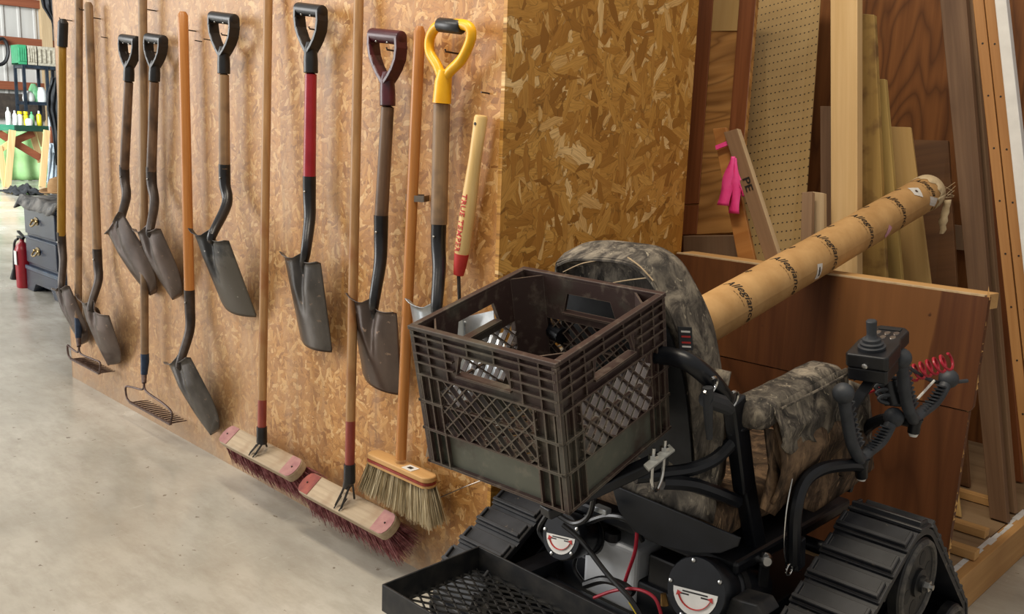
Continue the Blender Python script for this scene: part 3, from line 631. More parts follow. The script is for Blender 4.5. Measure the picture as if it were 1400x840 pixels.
# dark stained frame and panel
o, q = quad_board('framed_panel', 'tall plywood panel with dark reddish stained side strips next to the particle board', 'panel', (955, -60), (1039, -60), (1007, 318), (930, 322), 1.42, 1.12, .02, M['ply_wavy'], GL)
tl, tr, br, bl, X, Y, Z = q
def sub_strip(nm, m, a, b, v0, v1, t, par):
    L0 = bl+(tl-bl)*v0; R0 = br+(tr-br)*v0; L1 = bl+(tl-bl)*v1; R1 = br+(tr-br)*v1
    MB().prism([L1+(R1-L1)*a, L1+(R1-L1)*b, L0+(R0-L0)*b, L0+(R0-L0)*a], -Y*t).build(nm, m, par, smooth=0, bevel=.0015)
sub_strip('side_strip', M['stain_red'], .03, .31, .105, 1, .006, o); sub_strip('side_strip', M['stain_red'], .74, 1., .1, 1, .003, o)
sub_strip('end_block', M['stain_red'], .0, .31, 0, .10, .006, o); sub_strip('bare_patch', M['ply_tan'], .29, .735, .72, 1, .0012, o)
quad_board('pegboard', 'tall tan pegboard sheet with rows of small holes leaning behind the partition', 'pegboard', (1040, -60), (1126, -60), (1093, 400), (1006, 392), 1.85, 1.22, .005, M['pegboard'], None, 0, z_min=.122)
quad_board('brown_board', 'short dark brown board lying behind the partition under the framed panel', 'board', (934, 323), (1012, 322), (1014, 346), (934, 346), 1.05, 1.05, .04, M['post'], None, z_min=.122)
# ribboned offcuts
o, q = quad_board('offcut_board', 'narrow orange-tan offcut with bright pink ribbon tied round its top', 'board', (974, 176), (992, 174), (1036, 372), (1012, 372), .90, .86, .012, M['ply_orange'], None, z_min=.122)
tl, tr, br, bl, X, Y, Z = q
p, r_ = on(981, 200, 'y', .885), on(998, 197, 'y', .885)
rib = thing('pink_ribbon', 'bright pink plastic ribbon tied round a leaning offcut and hanging in three tails', 'ribbon', (p.x, p.y-.01, p.z-.12))
MB().box((p+r_)/2+V(0, -.004, 0), ((r_-p).length+.006, .006, .013), (X, Y, Z)).build('band', M['pink_ribbon'], rib, smooth=0)
for A, pts, w in ((0, ((1002, 214), (996, 245), (989, 281)), .016), (1, ((1004, 216), (1005, 250), (1004, 292)), .014), (2, ((1005, 222), (1011, 250), (1020, 269)), .010)):
    P = [on(x, y, 'y', .845+.004*A) for x, y in pts]; P = spline(P, 6); rows = []
    for i, pt in enumerate(P): k = i/(len(P)-1); ww = w*(.35+.9*min(1, k*1.8)); rows.append([pt+V(-ww, .004*sin(i*.9), 0), pt+V(0, -.003, 0), pt+V(ww, .004*cos(i*.9), 0)])
    MB().grid(rows).build('tail', M['pink_ribbon'], rib, smooth=60, solid=.0006)
o, q = quad_board('offcut_board', 'grey brown offcut with hand written black letters leaning against the ribboned one', 'board', (989, 181), (1007, 176), (1064, 350), (1046, 356), .875, .815, .02, M['plank_grey'], None, z_min=None)
tl, tr, br, bl, X, Y, Z = q
MB().prism([tr+V(.0005, 0, 0), br+V(.0005, 0, 0), br+V(.0005, 0, 0)+Y*.02, tr+V(.0005, 0, 0)+Y*.02], X*.0012).build('pale_edge', M['edge_pale'], o, smooth=0)
vs, fs = text_mesh('PE', .046, .1, .0007); cc = on(1019.5, 251, 'y', .84); cc = cc-Y*((cc-tl).dot(Y)+.0012)
MB().add([cc-Z*v.x*1.0+X*v.y*.72 for v in vs], fs).build('lettering', M['ink'], o, smooth=0)
quad_board('dark_board', 'narrow dark brown upright board left of the pale pine plank', 'board', (1121, 145), (1136, 145), (1136, 400), (1122, 400), 1.5, 1.32, .03, M['oak_dark'], GL, z_min=.122)
quad_board('short_board', 'short greyish board standing in front of the pegboard', 'board', (1096, 263), (1110, 262), (1108, 400), (1093, 400), 1.02, .97, .02, M['post'], None, z_min=.122)
quad_board('short_board', 'short board with a whitish edge between the pegboard and the pale pine plank', 'board', (1110, 262), (1126, 264), (1127, 400), (1109, 400), 1.06, 1.01, .02, M['edge_pale'], None, z_min=.122)
quad_board('pine_plank', 'wide clean pale pine plank standing upright behind the cardboard tube', 'board', (1135, -60), (1172, -60), (1172, 400), (1136, 400), 1.20, 1.085, .038, M['pine'], GL, z_min=.122)
quad_board('rustic_board', 'yellowish rough spotted board with square top right of the pine plank', 'board', (1173, 18), (1195, 20), (1213, 420), (1173, 420), 1.34, 1.23, .022, M['rustic'], GL, z_min=.122)
quad_board('rustic_board', 'yellow board with a stepped lower top right of the spotted rough board', 'board', (1196, 108), (1210, 108), (1236, 420), (1208, 420), 1.40, 1.32, .02, M['rustic_pale'], GL, z_min=.122)
quad_board('plywood_offcut', 'tan plywood offcut with slanted right side below the tube end', 'board', (1215, 173), (1245, 174), (1284, 420), (1226, 420), 1.54, 1.43, .012, M['ply_tan'], GL, z_min=.122, straight=True)
quad_board('grey_offcut', 'short greyish plywood piece behind the tube end with a level top', 'board', (1244, 191), (1296, 192), (1310, 420), (1250, 420), 1.9, 1.75, .018, M['ply_dark'], GL, z_min=.122)
quad_board('dark_plank', 'wide dark brown plank leaning right of the cardboard tube end', 'board', (1279, -60), (1316, -60), (1366, 572), (1340, 572), 1.62, 1.42, .03, M['oak_dark'], GL, z_min=.122)
quad_board('dark_plank', 'second dark brown plank edge with a greyish face, right of the wider one', 'board', (1317, -60), (1325, -60), (1379, 594), (1358, 594), 1.66, 1.5, .03, M['plank_grey'], GL, z_min=.122)
quad_board('thin_dark_board', 'thin dark reddish board between the dark plank and the orange strips', 'board', (1328, -60), (1336, -60), (1392, 594), (1382, 594), 1.9, 1.8, .02, M['stain_red'], GL, z_min=.122)
for i, (a, b, c2, d, yt) in enumerate((((1323, -60), (1338, -60), (1409, 600), (1395, 600), 1.30), ((1339, -60), (1354, -60), (1431, 600), (1411, 600), 1.30))):
    o, q = quad_board('pine_strip', ('orange pine strip with a row of screw holes, left of the two side by side', 'orange pine strip with a row of screw holes, right one beside the white board')[i], 'board', a, b, c2, d, yt, 1.2, .03, M['pine_orange'], 'orange pine strips', z_min=.122)
    tl, tr, br, bl, X, Y, Z = q
    for k in range(11):
        v = .06+k*.088; A = bl+(tl-bl)*v; B = br+(tr-br)*v; p = (A+B)/2
        MB().lathe(p-Y*.0008, Y, [(0, .0028), (.001, .0028)], 8).build('screw_hole', M['ink'], o, smooth=0)
quad_board('white_board', 'narrow white painted board leaning at the right edge beside the orange strips', 'board', (1353, -60), (1369, -60), (1442, 600), (1424, 600), 1.24, 1.15, .03, M['white_paint'], None, z_min=.122)
# short blocks on the platform
for i, (px, py, l) in enumerate(((1340, 692, .16), (1326, 730, .16), (1316, 765, .12))):
    e = on((1375, 1346, 1332)[i], (700, 738, 768)[i], 'z', .118)
    w = (.032, .036, .038)[i]
    single(MB().box((e.x-.09, e.y+w/2, .118+.0125+.0005), (.18, w, .025)), 'wood_block', M['pine_x'], ('farthest of three short pale wood blocks on the platform by the partition end', 'middle one of three short pale wood blocks on the platform', 'nearest of three short pale wood blocks, closest to the track')[i], 'wood block', 'short blocks on the platform', smooth=0, bevel=.002)

# ------------------------------------------------------------------ the long cardboard tube
RT = .054
A = CAM+ray(971, 434)*2.1; B = CAM+ray(1268, 263)*2.85; AX = (B-A).normalized(); LT = (B-A).length; A0 = A-AX*.20
TX = V(1, 0, 0); TX = (TX-AX*TX.dot(AX)).normalized(); TZ = AX.cross(TX)
if TZ.z < 0: TZ = -TZ
def cyl(s_, th, r=RT): return A+AX*s_+TX*(cos(th)*r)+TZ*(sin(th)*r)
tube = thing('cardboard_tube', 'long brown cardboard tube resting on the plywood partition with black script lettering', 'cardboard tube', tuple(A0-V(0, 0, RT)))
NR = 40; rows = []
for s_ in [-.2+(LT+.2)*i/24 for i in range(25)]: rows.append([cyl(s_, 2*pi*k/NR, RT+.0006*noise.noise(V(s_*9, k*.3, 0))) for k in range(NR+1)])
rows2 = [[cyl(s_, 2*pi*k/NR, RT-.005) for k in range(NR+1)] for s_ in (LT, LT-.3, -.2)]
MB().grid(rows+rows2+[rows[0]]).build('tube_body', M['kraft'], tube, smooth=50)
def wrapped(body, size, s0, th0, nm, m, sh=.35, bold=.0005):
    vs, fs = text_mesh(body, size*.9, sh, bold*.4)
    return MB().add([cyl(s0+v.y, th0-v.x/RT, RT+.0009) for v in vs], fs).build(nm, m, tube, smooth=0)
for i in range(6):
    s0 = .085+i*.205
    if s0 < LT-.05: wrapped('Allegiance', .036, s0, .60, 'lettering', M['ink']); wrapped('~ ~ ~ ~ ~', .012, s0-.024, .72, 'small_lettering', M['ink'])
    if s0+.09 < LT-.05: wrapped('Allegiance', .036, s0+.10, 2.9, 'lettering', M['ink'])
def sticker(s0, th, w, h, m, rot=0):
    g = [[cyl(s0+(v*cos(rot)-u*sin(rot)), th-(u*cos(rot)+v*sin(rot))/RT, RT+.0014) for u in (-w/2, -w/6, w/6, w/2)] for v in (-h/2, 0, h/2)]
    return MB().grid(g).build('sticker', m, tube, smooth=0, solid=.0004)
sticker(.405, -.15, .040, .024, M['label_white'], .2); sticker(1.03, .95, .036, .038, M['label_white'], .5); sticker(1.10, -.05, .026, .05, M['label_white'], .35); sticker(.80, -.25, .034, .022, M['mauve'], .6)
MB().grid([[cyl(1.03+b_, .95-a_/RT, RT+.0022) for a_ in (-.004, .004)] for b_ in (-.005, .005)]).build('sticker_mark', M['clip'], tube, smooth=0)
MB().grid([[cyl(.405+b_, -.15-a_/RT, RT+.0022) for a_ in (-.012, 0, .012)] for b_ in (-.003, .003)]).build('sticker_mark', M['ink'], tube, smooth=0)
rows = []
for j, (ds, rr) in enumerate(((-.045, RT+.0012), (-.02, RT+.002), (.0, RT+.0015), (.012, RT-.004), (.006, RT-.02))):
    rows.append([cyl(LT+ds+(.008*sin(k*1.7)+.006*sin(k*.6) if j == 0 else 0), 2*pi*k/NR, rr) for k in range(NR+1)])
MB().grid(rows).build('torn_paper_collar', M['paper'], tube, smooth=60, solid=.0012)
rows = []
for i in range(9):
    v = i/8; b_ = cyl(LT-.002, -.35, RT+.003)+V(.006, -.0, -.105*v); rows.append([b_+V(-.012+.004*sin(i), .004*sin(i*2.1), 0), b_+V(0, -.006*cos(i*1.4), 0), b_+V(.013*(1-.5*v)+.003*sin(i*3.), .003, .002)])
MB().grid(rows).build('torn_paper_strip', M['paper'], tube, smooth=60, solid=.001)
for k in range(6):
    a = random.uniform(-.9, .5); p = cyl(LT, a, RT); MB().tube([p, p+AX*.02+V(.02, 0, random.uniform(-.02, .03))], .0006, 4).build('paper_thread', M['paper'], tube)

# ------------------------------------------------------------------ beyond the end of the wall
YN = .62; zt = on(46, 281, 'y', YN).z; xl = on(42, 395, 'y', YN).x; xr = xl+.62
ns = thing('nightstand', 'blue black nightstand with two drawers and ornate brass pulls beyond the wall end', 'nightstand', ((xl+xr)/2, YN+.2, 0))
MB().box(((xl+xr)/2, YN+.2, (zt+.13)/2), (xr-xl, .4, zt-.13)).build('body', M['blue_black'], ns, smooth=0, bevel=.004)
MB().box(((xl+xr)/2, YN+.19, zt+.0), (xr-xl+.05, .45, .03)).build('top', M['blue_black_hi'], ns, smooth=0, bevel=.008)
MB().prism([V(xl-.02, YN-.015, .15), V(xr+.02, YN-.015, .15), V(xr+.02, YN-.015, 0), V(xr-.1, YN-.015, 0), V(xr-.16, YN-.015, .06), V(xl+.16, YN-.015, .06), V(xl+.1, YN-.015, 0), V(xl-.02, YN-.015, 0)], V(0, .43, 0)).build('plinth', M['blue_black'], ns, smooth=0, bevel=.005)
MB().box(((xl+xr)/2, YN-.012, .165), (xr-xl+.05, .02, .03)).build('moulding', M['blue_black_hi'], ns, smooth=0, bevel=.006)
dh = (zt-.20)/2
for k in range(2):
    z = .19+dh*(k+.5); d = MB().box(((xl+xr)/2, YN-.008, z), (xr-xl-.03, .022, dh-.03)).build('drawer', M['blue_black'], ns, smooth=0, bevel=.008, seg=3)
    MB().box(((xl+xr)/2, YN-.014, z+dh/2-.012), (xr-xl-.02, .02, .012)).build('drawer_moulding', M['blue_black_hi'], d, smooth=0, bevel=.004)
    hx = xl+.26; pul = MB(); pul.lathe((hx, YN-.02, z+.012), (0, -1, 0), [(0, .034), (.003, .036), (.005, .02)], 12, 1.3, .8)
    pul.tube(spline([V(hx-.04, YN-.03, z+.015), V(hx-.03, YN-.05, z-.012), V(hx, YN-.055, z-.02), V(hx+.03, YN-.05, z-.012), V(hx+.04, YN-.03, z+.015)], 4), .006, 8)
    for s_ in (-1, 1): pul.ball((hx+s_*.04, YN-.028, z+.015), .011, 8)
    pul.build('drawer_pull', M['antique_brass'], d)
bl_ = MB(); rows = []
for i in range(15):
    r0 = []
    for j in range(21):
        x = xl-.09+(xr-xl+.14)*j/20; y = YN-.05+.5*i/14; z = zt+.045+.022*noise.noise(V(x*9, y*9, 1))+.05*max(0, noise.noise(V(x*4, y*4, 3)))
        if j == 0 or i == 0: z -= .07
        r0.append(V(x, y, z))
    rows.append(r0)
bl_.grid(rows)
single(bl_, 'blanket', M['grey_cloth'], 'crumpled grey and black blanket lying over the nightstand top', 'blanket', smooth=60, solid=.01)
fr = MB(); xm = xl+.30
hb_ = V(xl+.40, YN+.14, zt+.085)
hat = thing('hat', 'tan felt hat with a curled brim lying on the blanket on the nightstand', 'hat', tuple(hb_))
MB().lathe(hb_+V(0, 0, .02), (0, 0, 1), [(0, .10), (.05, .098), (.09, .085), (.105, .05), (.10, .02)], 24, 1.2, .9).build('crown', M['felt'], hat, smooth=60)
rows = [[hb_+V(1.2*r_*cos(a*2*pi/32), .9*r_*sin(a*2*pi/32), .02+dz*(abs(cos(a*2*pi/32))**2)) for a in range(33)] for r_, dz in ((.098, 0), (.13, -.01), (.16, .0), (.18, .02))]
MB().grid(rows).build('brim', M['felt'], hat, smooth=60, solid=.004)
e = on(34, 393, 'z', 0); er = .052
ex = thing('fire_extinguisher', 'dark red fire extinguisher standing on the concrete beside the nightstand', 'fire extinguisher', (e.x, e.y, 0)); eh = on(34, 332, 'y', e.y).z
MB().lathe((e.x, e.y, 0), (0, 0, 1), [(0, er*.9), (.01, er), (eh-.06, er), (eh-.02, er*.75), (eh, er*.3), (eh+.02, er*.3)], 20).build('cylinder', M['ext_red'], ex, smooth=50)
MB().bar((e.x-.07, e.y, eh+.07), (e.x+.05, e.y, eh+.035), .02, .01).build('lever', M['black_plastic'], ex); MB().bar((e.x-.08, e.y, eh+.03), (e.x+.03, e.y, eh+.025), .02, .012).build('carry_handle', M['black_plastic'], ex)
MB().tube(spline([V(e.x-.02, e.y-.02, eh+.02), V(e.x-.07, e.y-.03, eh-.02), V(e.x-.06, e.y-.045, .15), V(e.x-.06, e.y-.045, .10)], 6), .009, 8).build('hose', M['black_plastic'], ex)
MB().lathe((e.x-.06, e.y-.045, .13), (-.2, 0, -1), [(0, .012), (.07, .028), (.075, .028)], 12).build('nozzle', M['black_plastic'], ex)
MB().box((e.x+.005, e.y-er*.99, .22), (.05, .004, .1)).build('label', M['label_white'], ex, smooth=0)

# workbench on trestles
XB = -15.75; zb = on(30, 173, 'x', XB).z; yl_, ym, yr_ = on(-25, 173, 'x', XB).y, on(20, 173, 'x', XB).y, on(67, 173, 'x', XB).y
tb = thing('trestle_table', 'green topped table on crossed wooden trestles by the far metal wall', 'table', (XB-.35, (yl_+yr_)/2, 0))
MB().box((XB-.35, (ym+yr_)/2, zb-.03), (.7, yr_-ym, .1)).build('dark_green_top', M['bench_green'], tb, smooth=0, bevel=.01)
MB().box((XB-.35, (ym+yl_)/2, zb-.028), (.7, ym-yl_, .1)).build('mint_top', M['bench_mint'], tb, smooth=0, bevel=.01)
def X3(px, py, x): return on(px, py, 'x', x)
for a, b_, x, w in (((17, 178), (10, 254), XB+.05, .1), ((14, 195), (0, 205), XB+.0, .09), ((-2, 200), (8, 252), XB+.02, .1), ((64, 178), (57, 247), XB+.05, .1), ((43, 178), (56, 222), XB-.3, .1), ((52, 178), (60, 200), XB-.5, .1)):
    A_, B_ = X3(*a, x), X3(*b_, x)
    if B_.z < .12: B_.z = 0
    MB().bar(A_, B_, w, .05, (1, 0, 0)).build('leg', M['pine'], tb, smooth=0)
for a, b_, x in (((-5, 180), (55, 216), XB-.05), ((20, 193), (46, 182), XB-.15)): MB().bar(X3(*a, x), X3(*b_, x), .12, .04, (1, 0, 0)).build('brace', M['girt'], tb, smooth=0)
bt = (('white spray bottle at the left on the green trestle table', 'bottle_white', 12, .30, None), ('small white bottle left of the yellow capped bottles', 'bottle_white', 21, .25, None), ('white bottle with a yellow cap, left one of the yellow pair', 'bottle_white', 28, .24, 'bottle_yellow'), ('yellow bottle in the middle of the row on the table', 'bottle_yellow', 36, .24, 'bottle_yellow'), ('pale green bottle with dark green cap on the table', 'bottle_green', 44, .24, 'plastic_green'), ('yellow and white bottle at the right end of the bottle row', 'bottle_yellow', 54, .26, 'bottle_white'))
for lb, mt, px, h_, cap in bt:
    p = X3(px, 171, XB-.15); r_ = .042; z0 = zb+.021
    o = thing('bottle', lb, 'bottle', (p.x, p.y, z0), 'bottles on the trestle table')
    MB().lathe((p.x, p.y, z0), (0, 0, 1), [(0, r_*.95), (.01, r_), (h_*.68, r_), (h_*.8, r_*.5)], 14).build('body', M[mt], o)
    MB().lathe((p.x, p.y, z0+h_*.78), (0, 0, 1), [(0, r_*(.95 if cap == 'bottle_yellow' and 1 else .42)), (h_*.2, r_*(.9 if cap == 'bottle_yellow' else .35))], 12).build('cap', M[cap or mt], o)
p = X3(40, 171, XB-.04); single(MB().lathe((p.x, p.y, zb+.021), (0, 0, 1), [(0, .05), (.06, .06), (.1, .05), (.12, .03)], 12, 1.1, .7), 'plastic_bag', M['bottle_white'], 'small crumpled clear white bag between the bottles on the table', 'bag', smooth=60)
# green sheet hanging down behind the table
zg = zb-.12; gr_ = [[V(-17.40+.05*sin(j*.9)+.02*sin(i*1.3), on(-30, 200, 'x', -17.4).y+(on(66, 200, 'x', -17.4).y-on(-30, 200, 'x', -17.4).y)*j/24, .01+zg*i/10) for j in range(25)] for i in range(11)]
single(MB().grid(gr_), 'green_sheet', M['green_cloth'], 'light green plastic sheet hanging to the floor behind the trestle table', 'sheet', smooth=60, solid=.01)
# shelf rack
XR = -17.6; rk = thing('shelf_rack', 'dark metal shelf rack against the corrugated wall loaded with bins and bags', 'shelf', (XR, X3(50, 150, XR).y, 0))
y0, y1 = X3(31, 100, XR).y, X3(84, 100, XR).y
for i, py in enumerate((91, 141)):
    z = X3(40, py, XR).z; MB().box((XR-.25, (y0+y1)/2, z), (.5, y1-y0, .06)).build('shelf', M['shelf_metal'], rk, smooth=0)
for y in (y0+.02, (X3(64, 100, XR).y), y1):
    for dx in (0, -.48): MB().box((XR+dx, y, (X3(40, 89, XR).z)/2), (.05, .05, X3(40, 89, XR).z)).build('post', M['shelf_metal'], rk, smooth=0)
zs = X3(40, 91, XR).z+.032; zs2 = X3(40, 141, XR).z+.032
def bin_(name, lb, cat, p0, p1, h_, m, z): 
    ya, yb = X3(p0, 80, XR).y, X3(p1, 80, XR).y; b = MB(); t_ = .03; x0 = XR-.42
    b.box((XR-.22, (ya+yb)/2, z+.015), (.4, yb-ya, .03))
    for xx in (XR-.03, XR-.41): b.box((xx, (ya+yb)/2, z+h_/2), (t_, yb-ya, h_))
    for yy in (ya+.015, yb-.015): b.box((XR-.22, yy, z+h_/2), (.4, t_, h_))
    for k in range(4): b.box((XR-.005, ya+(yb-ya)*(k+.5)/4, z+h_*.5), (.02, .03, h_*.7))
    return single(b, name, m, lb, cat, smooth=0, bevel=.006)
bin_('plastic_bin', 'green plastic bin on the top shelf of the dark rack', 'bin', 25.5, 37, .36, M['plastic_green'], zs); bin_('plastic_crate', 'white grey slatted crate beside the green bin on the rack', 'crate', 38.5, 51, .36, M['crate_grey'], zs); bin_('plastic_crate', 'dark grey slatted crate at the right on the top shelf of the rack', 'crate', 52.5, 78, .36, M['crate_grey'], zs)
for i, (px, r_, h_, m) in enumerate(((39, .13, .20, 'bottle_white'), (57, .15, .28, 'bottle_white'), (48, .12, .34, 'bottle_green'))):
    p = X3(px, 135, XR-.15); single(MB().lathe((p.x-.03*i, p.y, zs2), (0, 0, 1), [(0, r_*.9), (h_*.3, r_), (h_*.7, r_*.85), (h_, r_*.4)], 12, .8, 1.1), 'bag', M[m], ('low white plastic bag at left on the lower rack shelf', 'tall white plastic bag at right on the lower rack shelf', 'green and white bag between the white ones on the lower shelf')[i], 'bag', smooth=60)
# hanging cloths, hose, sheet
def cloth(name, lb, cat, pxs, x, m, amp=.04):
    rows = []
    for i in range(13):
        v = i/12; n = len(pxs)-1; k = min(int(v*n), n-1); f = v*n-k
        (a0, a1, ay), (b0, b1, by) = pxs[k], pxs[k+1]; L_ = X3(a0+(b0-a0)*f, ay+(by-ay)*f, x); R_ = X3(a1+(b1-a1)*f, ay+(by-ay)*f, x)
        rows.append([L_+(R_-L_)*(j/9)+V(amp*sin(j*1.9+i*.3), 0, 0) for j in range(10)])
    return single(MB().grid(rows), name, m, lb, cat, smooth=60, solid=.03)
cloth('hanging_jacket', 'black jacket hanging at the end of the tool wall by the rack', 'jacket', ((70, 82, 106), (64, 84, 128), (64, 84, 150), (72, 84, 180), (78, 84, 226)), -16.8, M['black_cloth'])
cloth('dark_tarp', 'dark blue black sheet hanging high on the post left of the tool wall', 'tarp', ((52, 76, -14), (58, 77, 10), (70, 77, 28), (74, 77, 40)), -18.6, M['black_cloth'])
cloth('pale_panel', 'pale blue white sheet standing between the trestle table and the jacket', 'sheet', ((66, 86, 150), (66, 86, 262)), -17.25, M['pale_sheet'], .01)
cloth('brown_board', 'brown board standing under the pale sheet beside the trestle table', 'board', ((68, 86, 173), (70, 86, 262)), -17.12, M['girt'], .01)
cloth('blue_white_bag', 'pale blue bag standing on the floor beside the trestle leg', 'bag', ((66, 80, 196), (67, 80, 215), (64, 80, 261)), -16.98, M['pale_sheet'], .06)
P = [X3(x, y, XW+.25) for x, y in ((-4, 55), (4, 53), (9, 60), (11, 72), (8, 83), (2, 88), (-5, 88))]
single(MB().tube(spline(P, 6), .035, 8), 'cable_coil', M['black_plastic'], 'black cable loop hanging from the wall rail at the far left', 'cable')
e = on(24, 266, 'z', 0); rg = MB(); rows = [[V(e.x-.5+.8*i/10, e.y-.12+.5*j/14, .02+.12*max(0, noise.noise(V(i*.8, j*.7, 5)))+.1*(1-abs(i/5-1))*(1-abs(j/7-1))) for j in range(15)] for i in range(11)]
single(rg.grid(rows), 'rag_heap', M['black_cloth'], 'low heap of dark rags on the bright floor beyond the nightstand', 'rags', smooth=60, solid=.02)

# ------------------------------------------------------------------ tracked chair
CX = .49
ch = thing('tracked_wheelchair', 'black powered chair on rubber tracks with camouflage seat, seen from behind', 'wheelchair', (CX, .1, 0))
def pl(px, py, p0, nrm):
    d = ray(px, py); nrm = Vector(nrm); return CAM+d*((Vector(p0)-CAM).dot(nrm)/d.dot(nrm))
def X(px, py, x): return on(px, py, 'x', x)
def Y(px, py, y): return on(px, py, 'y', y)
# tracks
def hull_path(circs, n=14):
    """belt round convex circles [(y, z, r)] listed counter-clockwise seen from +x"""
    pts = []; m = len(circs)
    def tang(c0, c1):
        dy, dz = c1[0]-c0[0], c1[1]-c0[1]; L = math.hypot(dy, dz); a = math.atan2(dz, dy); b = math.asin((c0[2]-c1[2])/L) if abs(c0[2]-c1[2]) < L else 0
        return a-pi/2+b
    for i in range(m):
        a0 = tang(circs[i-1], circs[i]); a1 = tang(circs[i], circs[(i+1) % m])
        while a1 < a0: a1 += 2*pi
        y, z, r = circs[i]
        for k in range(n+1):
            a = a0+(a1-a0)*k/n; pts.append((y+r*cos(a), z+r*sin(a)))
    return pts
def resample(pts, n):
    m = len(pts); seg = [math.dist(pts[i], pts[(i+1) % m]) for i in range(m)]; L = sum(seg); out = []; i = 0; acc = 0
    for k in range(n):
        s_ = L*k/n
        while acc+seg[i] < s_ and i < m-1: acc += seg[i]; i += 1
        f = (s_-acc)/seg[i] if seg[i] else 0; a, b = pts[i], pts[(i+1) % m]
        p = (a[0]+(b[0]-a[0])*f, a[1]+(b[1]-a[1])*f); tt = (b[0]-a[0], b[1]-a[1]); l_ = math.hypot(*tt) or 1; out.append((p, (tt[0]/l_, tt[1]/l_)))
    return out, L
def track(x0, x1, label):
    circ = [(-.10, .118, .105), (.545, .118, .105), (.29, .352, .112)]; path = hull_path(circ)
    tr = bpy.data.objects.new('rubber_track', None)
    b = MB(); n = len(path); vs = []
    inner = hull_path([(y, z, r-.012) for y, z, r in circ])
    for pth in (path, inner):
        for x in (x0, x1): vs += [V(x, p[0], p[1]) for p in pth]
    fs = []
    for i in range(n):
        j = (i+1) % n; fs += [(i, j, n+j, n+i), (2*n+i, 3*n+i, 3*n+j, 2*n+j), (i, 2*n+i, 2*n+j, j), (n+i, n+j, 3*n+j, 3*n+i)]
    b.add(vs, fs); belt = b.build('rubber_track', M['rubber'], ch, smooth=40); belt['label'] = label
    N = 32; smp, L = resample(path, N); pit = L/N
    for k, (p, tt) in enumerate(smp):
        T = V(0, tt[0], tt[1]); Nn = V(0, tt[1], -tt[0]); c = V((x0+x1)/2, p[0], p[1]); Xx = V(1, 0, 0); w = x1-x0
        m = MB(); m.box(c+Nn*.0035, (w+.006, pit*.80, .008), (Xx, T, Nn))
        m.box(c+Nn*.012+T*pit*.26, (w-.004, .009, .016), (Xx, T, Nn))
        for s_ in (-1, 1): m.box(c+Nn*.011+Xx*(s_*(w/2-.006)), (.007, pit*.56, .012), (Xx, T, Nn))
        m.build('tread_lug', M['rubber'], belt, smooth=0, bevel=.0015, seg=1)
    for (y, z, r, nm) in ((.29, .352, .094, 'drive_wheel'), (-.10, .118, .088, 'idler_wheel'), (.545, .118, .088, 'idler_wheel')):
        for xo, d in ((x1+.002, 1), (x0-.002, -1)):
            m = MB(); rr = []; NS = 40
            m.lathe((xo-d*.022, y, z), (d, 0, 0), [(0, r), (.018, r), (.022, r-.004)], NS)
            wh = m.build(nm, M['frame_dusty'], ch, smooth=40)
            ringm = MB(); ringm.tube([V(xo, y+(r-.010)*cos(2*pi*i/36), z+(r-.010)*sin(2*pi*i/36)) for i in range(36)], .007, 8, closed=True); ringm.build('rim', M['rubber_edge'], wh)
            for i in range(6):
                a = 2*pi*i/6+.3; MB().lathe((xo-d*.001, y+r*.55*cos(a), z+r*.55*sin(a)), (d, 0, 0), [(0, r*.17), (.0016, r*.17)], 14).build('lightening_hole', M['dark_hole'], wh, smooth=0)
            MB().lathe((xo, y, z), (d, 0, 0), [(0, .03), (.006, .03), (.008, .018), (.016, .018)], 20).build('hub', M['frame_dusty'], wh); MB().lathe((xo+d*.016, y, z), (d, 0, 0), [(0, .012), (.009, .012), (.010, .006), (.016, .006)], 6).build('hub_bolt', M['rivet'], wh)
    # side plate between the wheels
    for xo in (x0+.03, x1-.03): MB().prism([V(xo-.003, .29, .34), V(xo-.003, -.08, .13), V(xo-.003, -.08, .09), V(xo-.003, .53, .09), V(xo-.003, .53, .13)], V(.006, 0, 0)).build('track_frame', M['frame'], ch, smooth=0)
track(.81, .96, 'right rubber track with cross lugs, nearest the camera'); track(.02, .17, 'left rubber track, partly behind the milk crate')
# chassis
MB().box((CX, .20, .22), (.50, .42, .10)).build('chassis', M['frame'], ch, smooth=0, bevel=.006)
for y in (-.06, .42): MB().tube([V(.19, y, .19), V(.79, y, .19)], .022, 14).build('cross_tube', M['frame'], ch)
MB().tube([V(.17, .29, .352), V(.81, .29, .352)], .016, 12).build('drive_axle', M['frame'], ch)
for x in (.20, .78): MB().bar((x, -.12, .20), (x, .55, .20), .04, .05, (1, 0, 0)).build('side_rail', M['frame'], ch, smooth=0, bevel=.004)
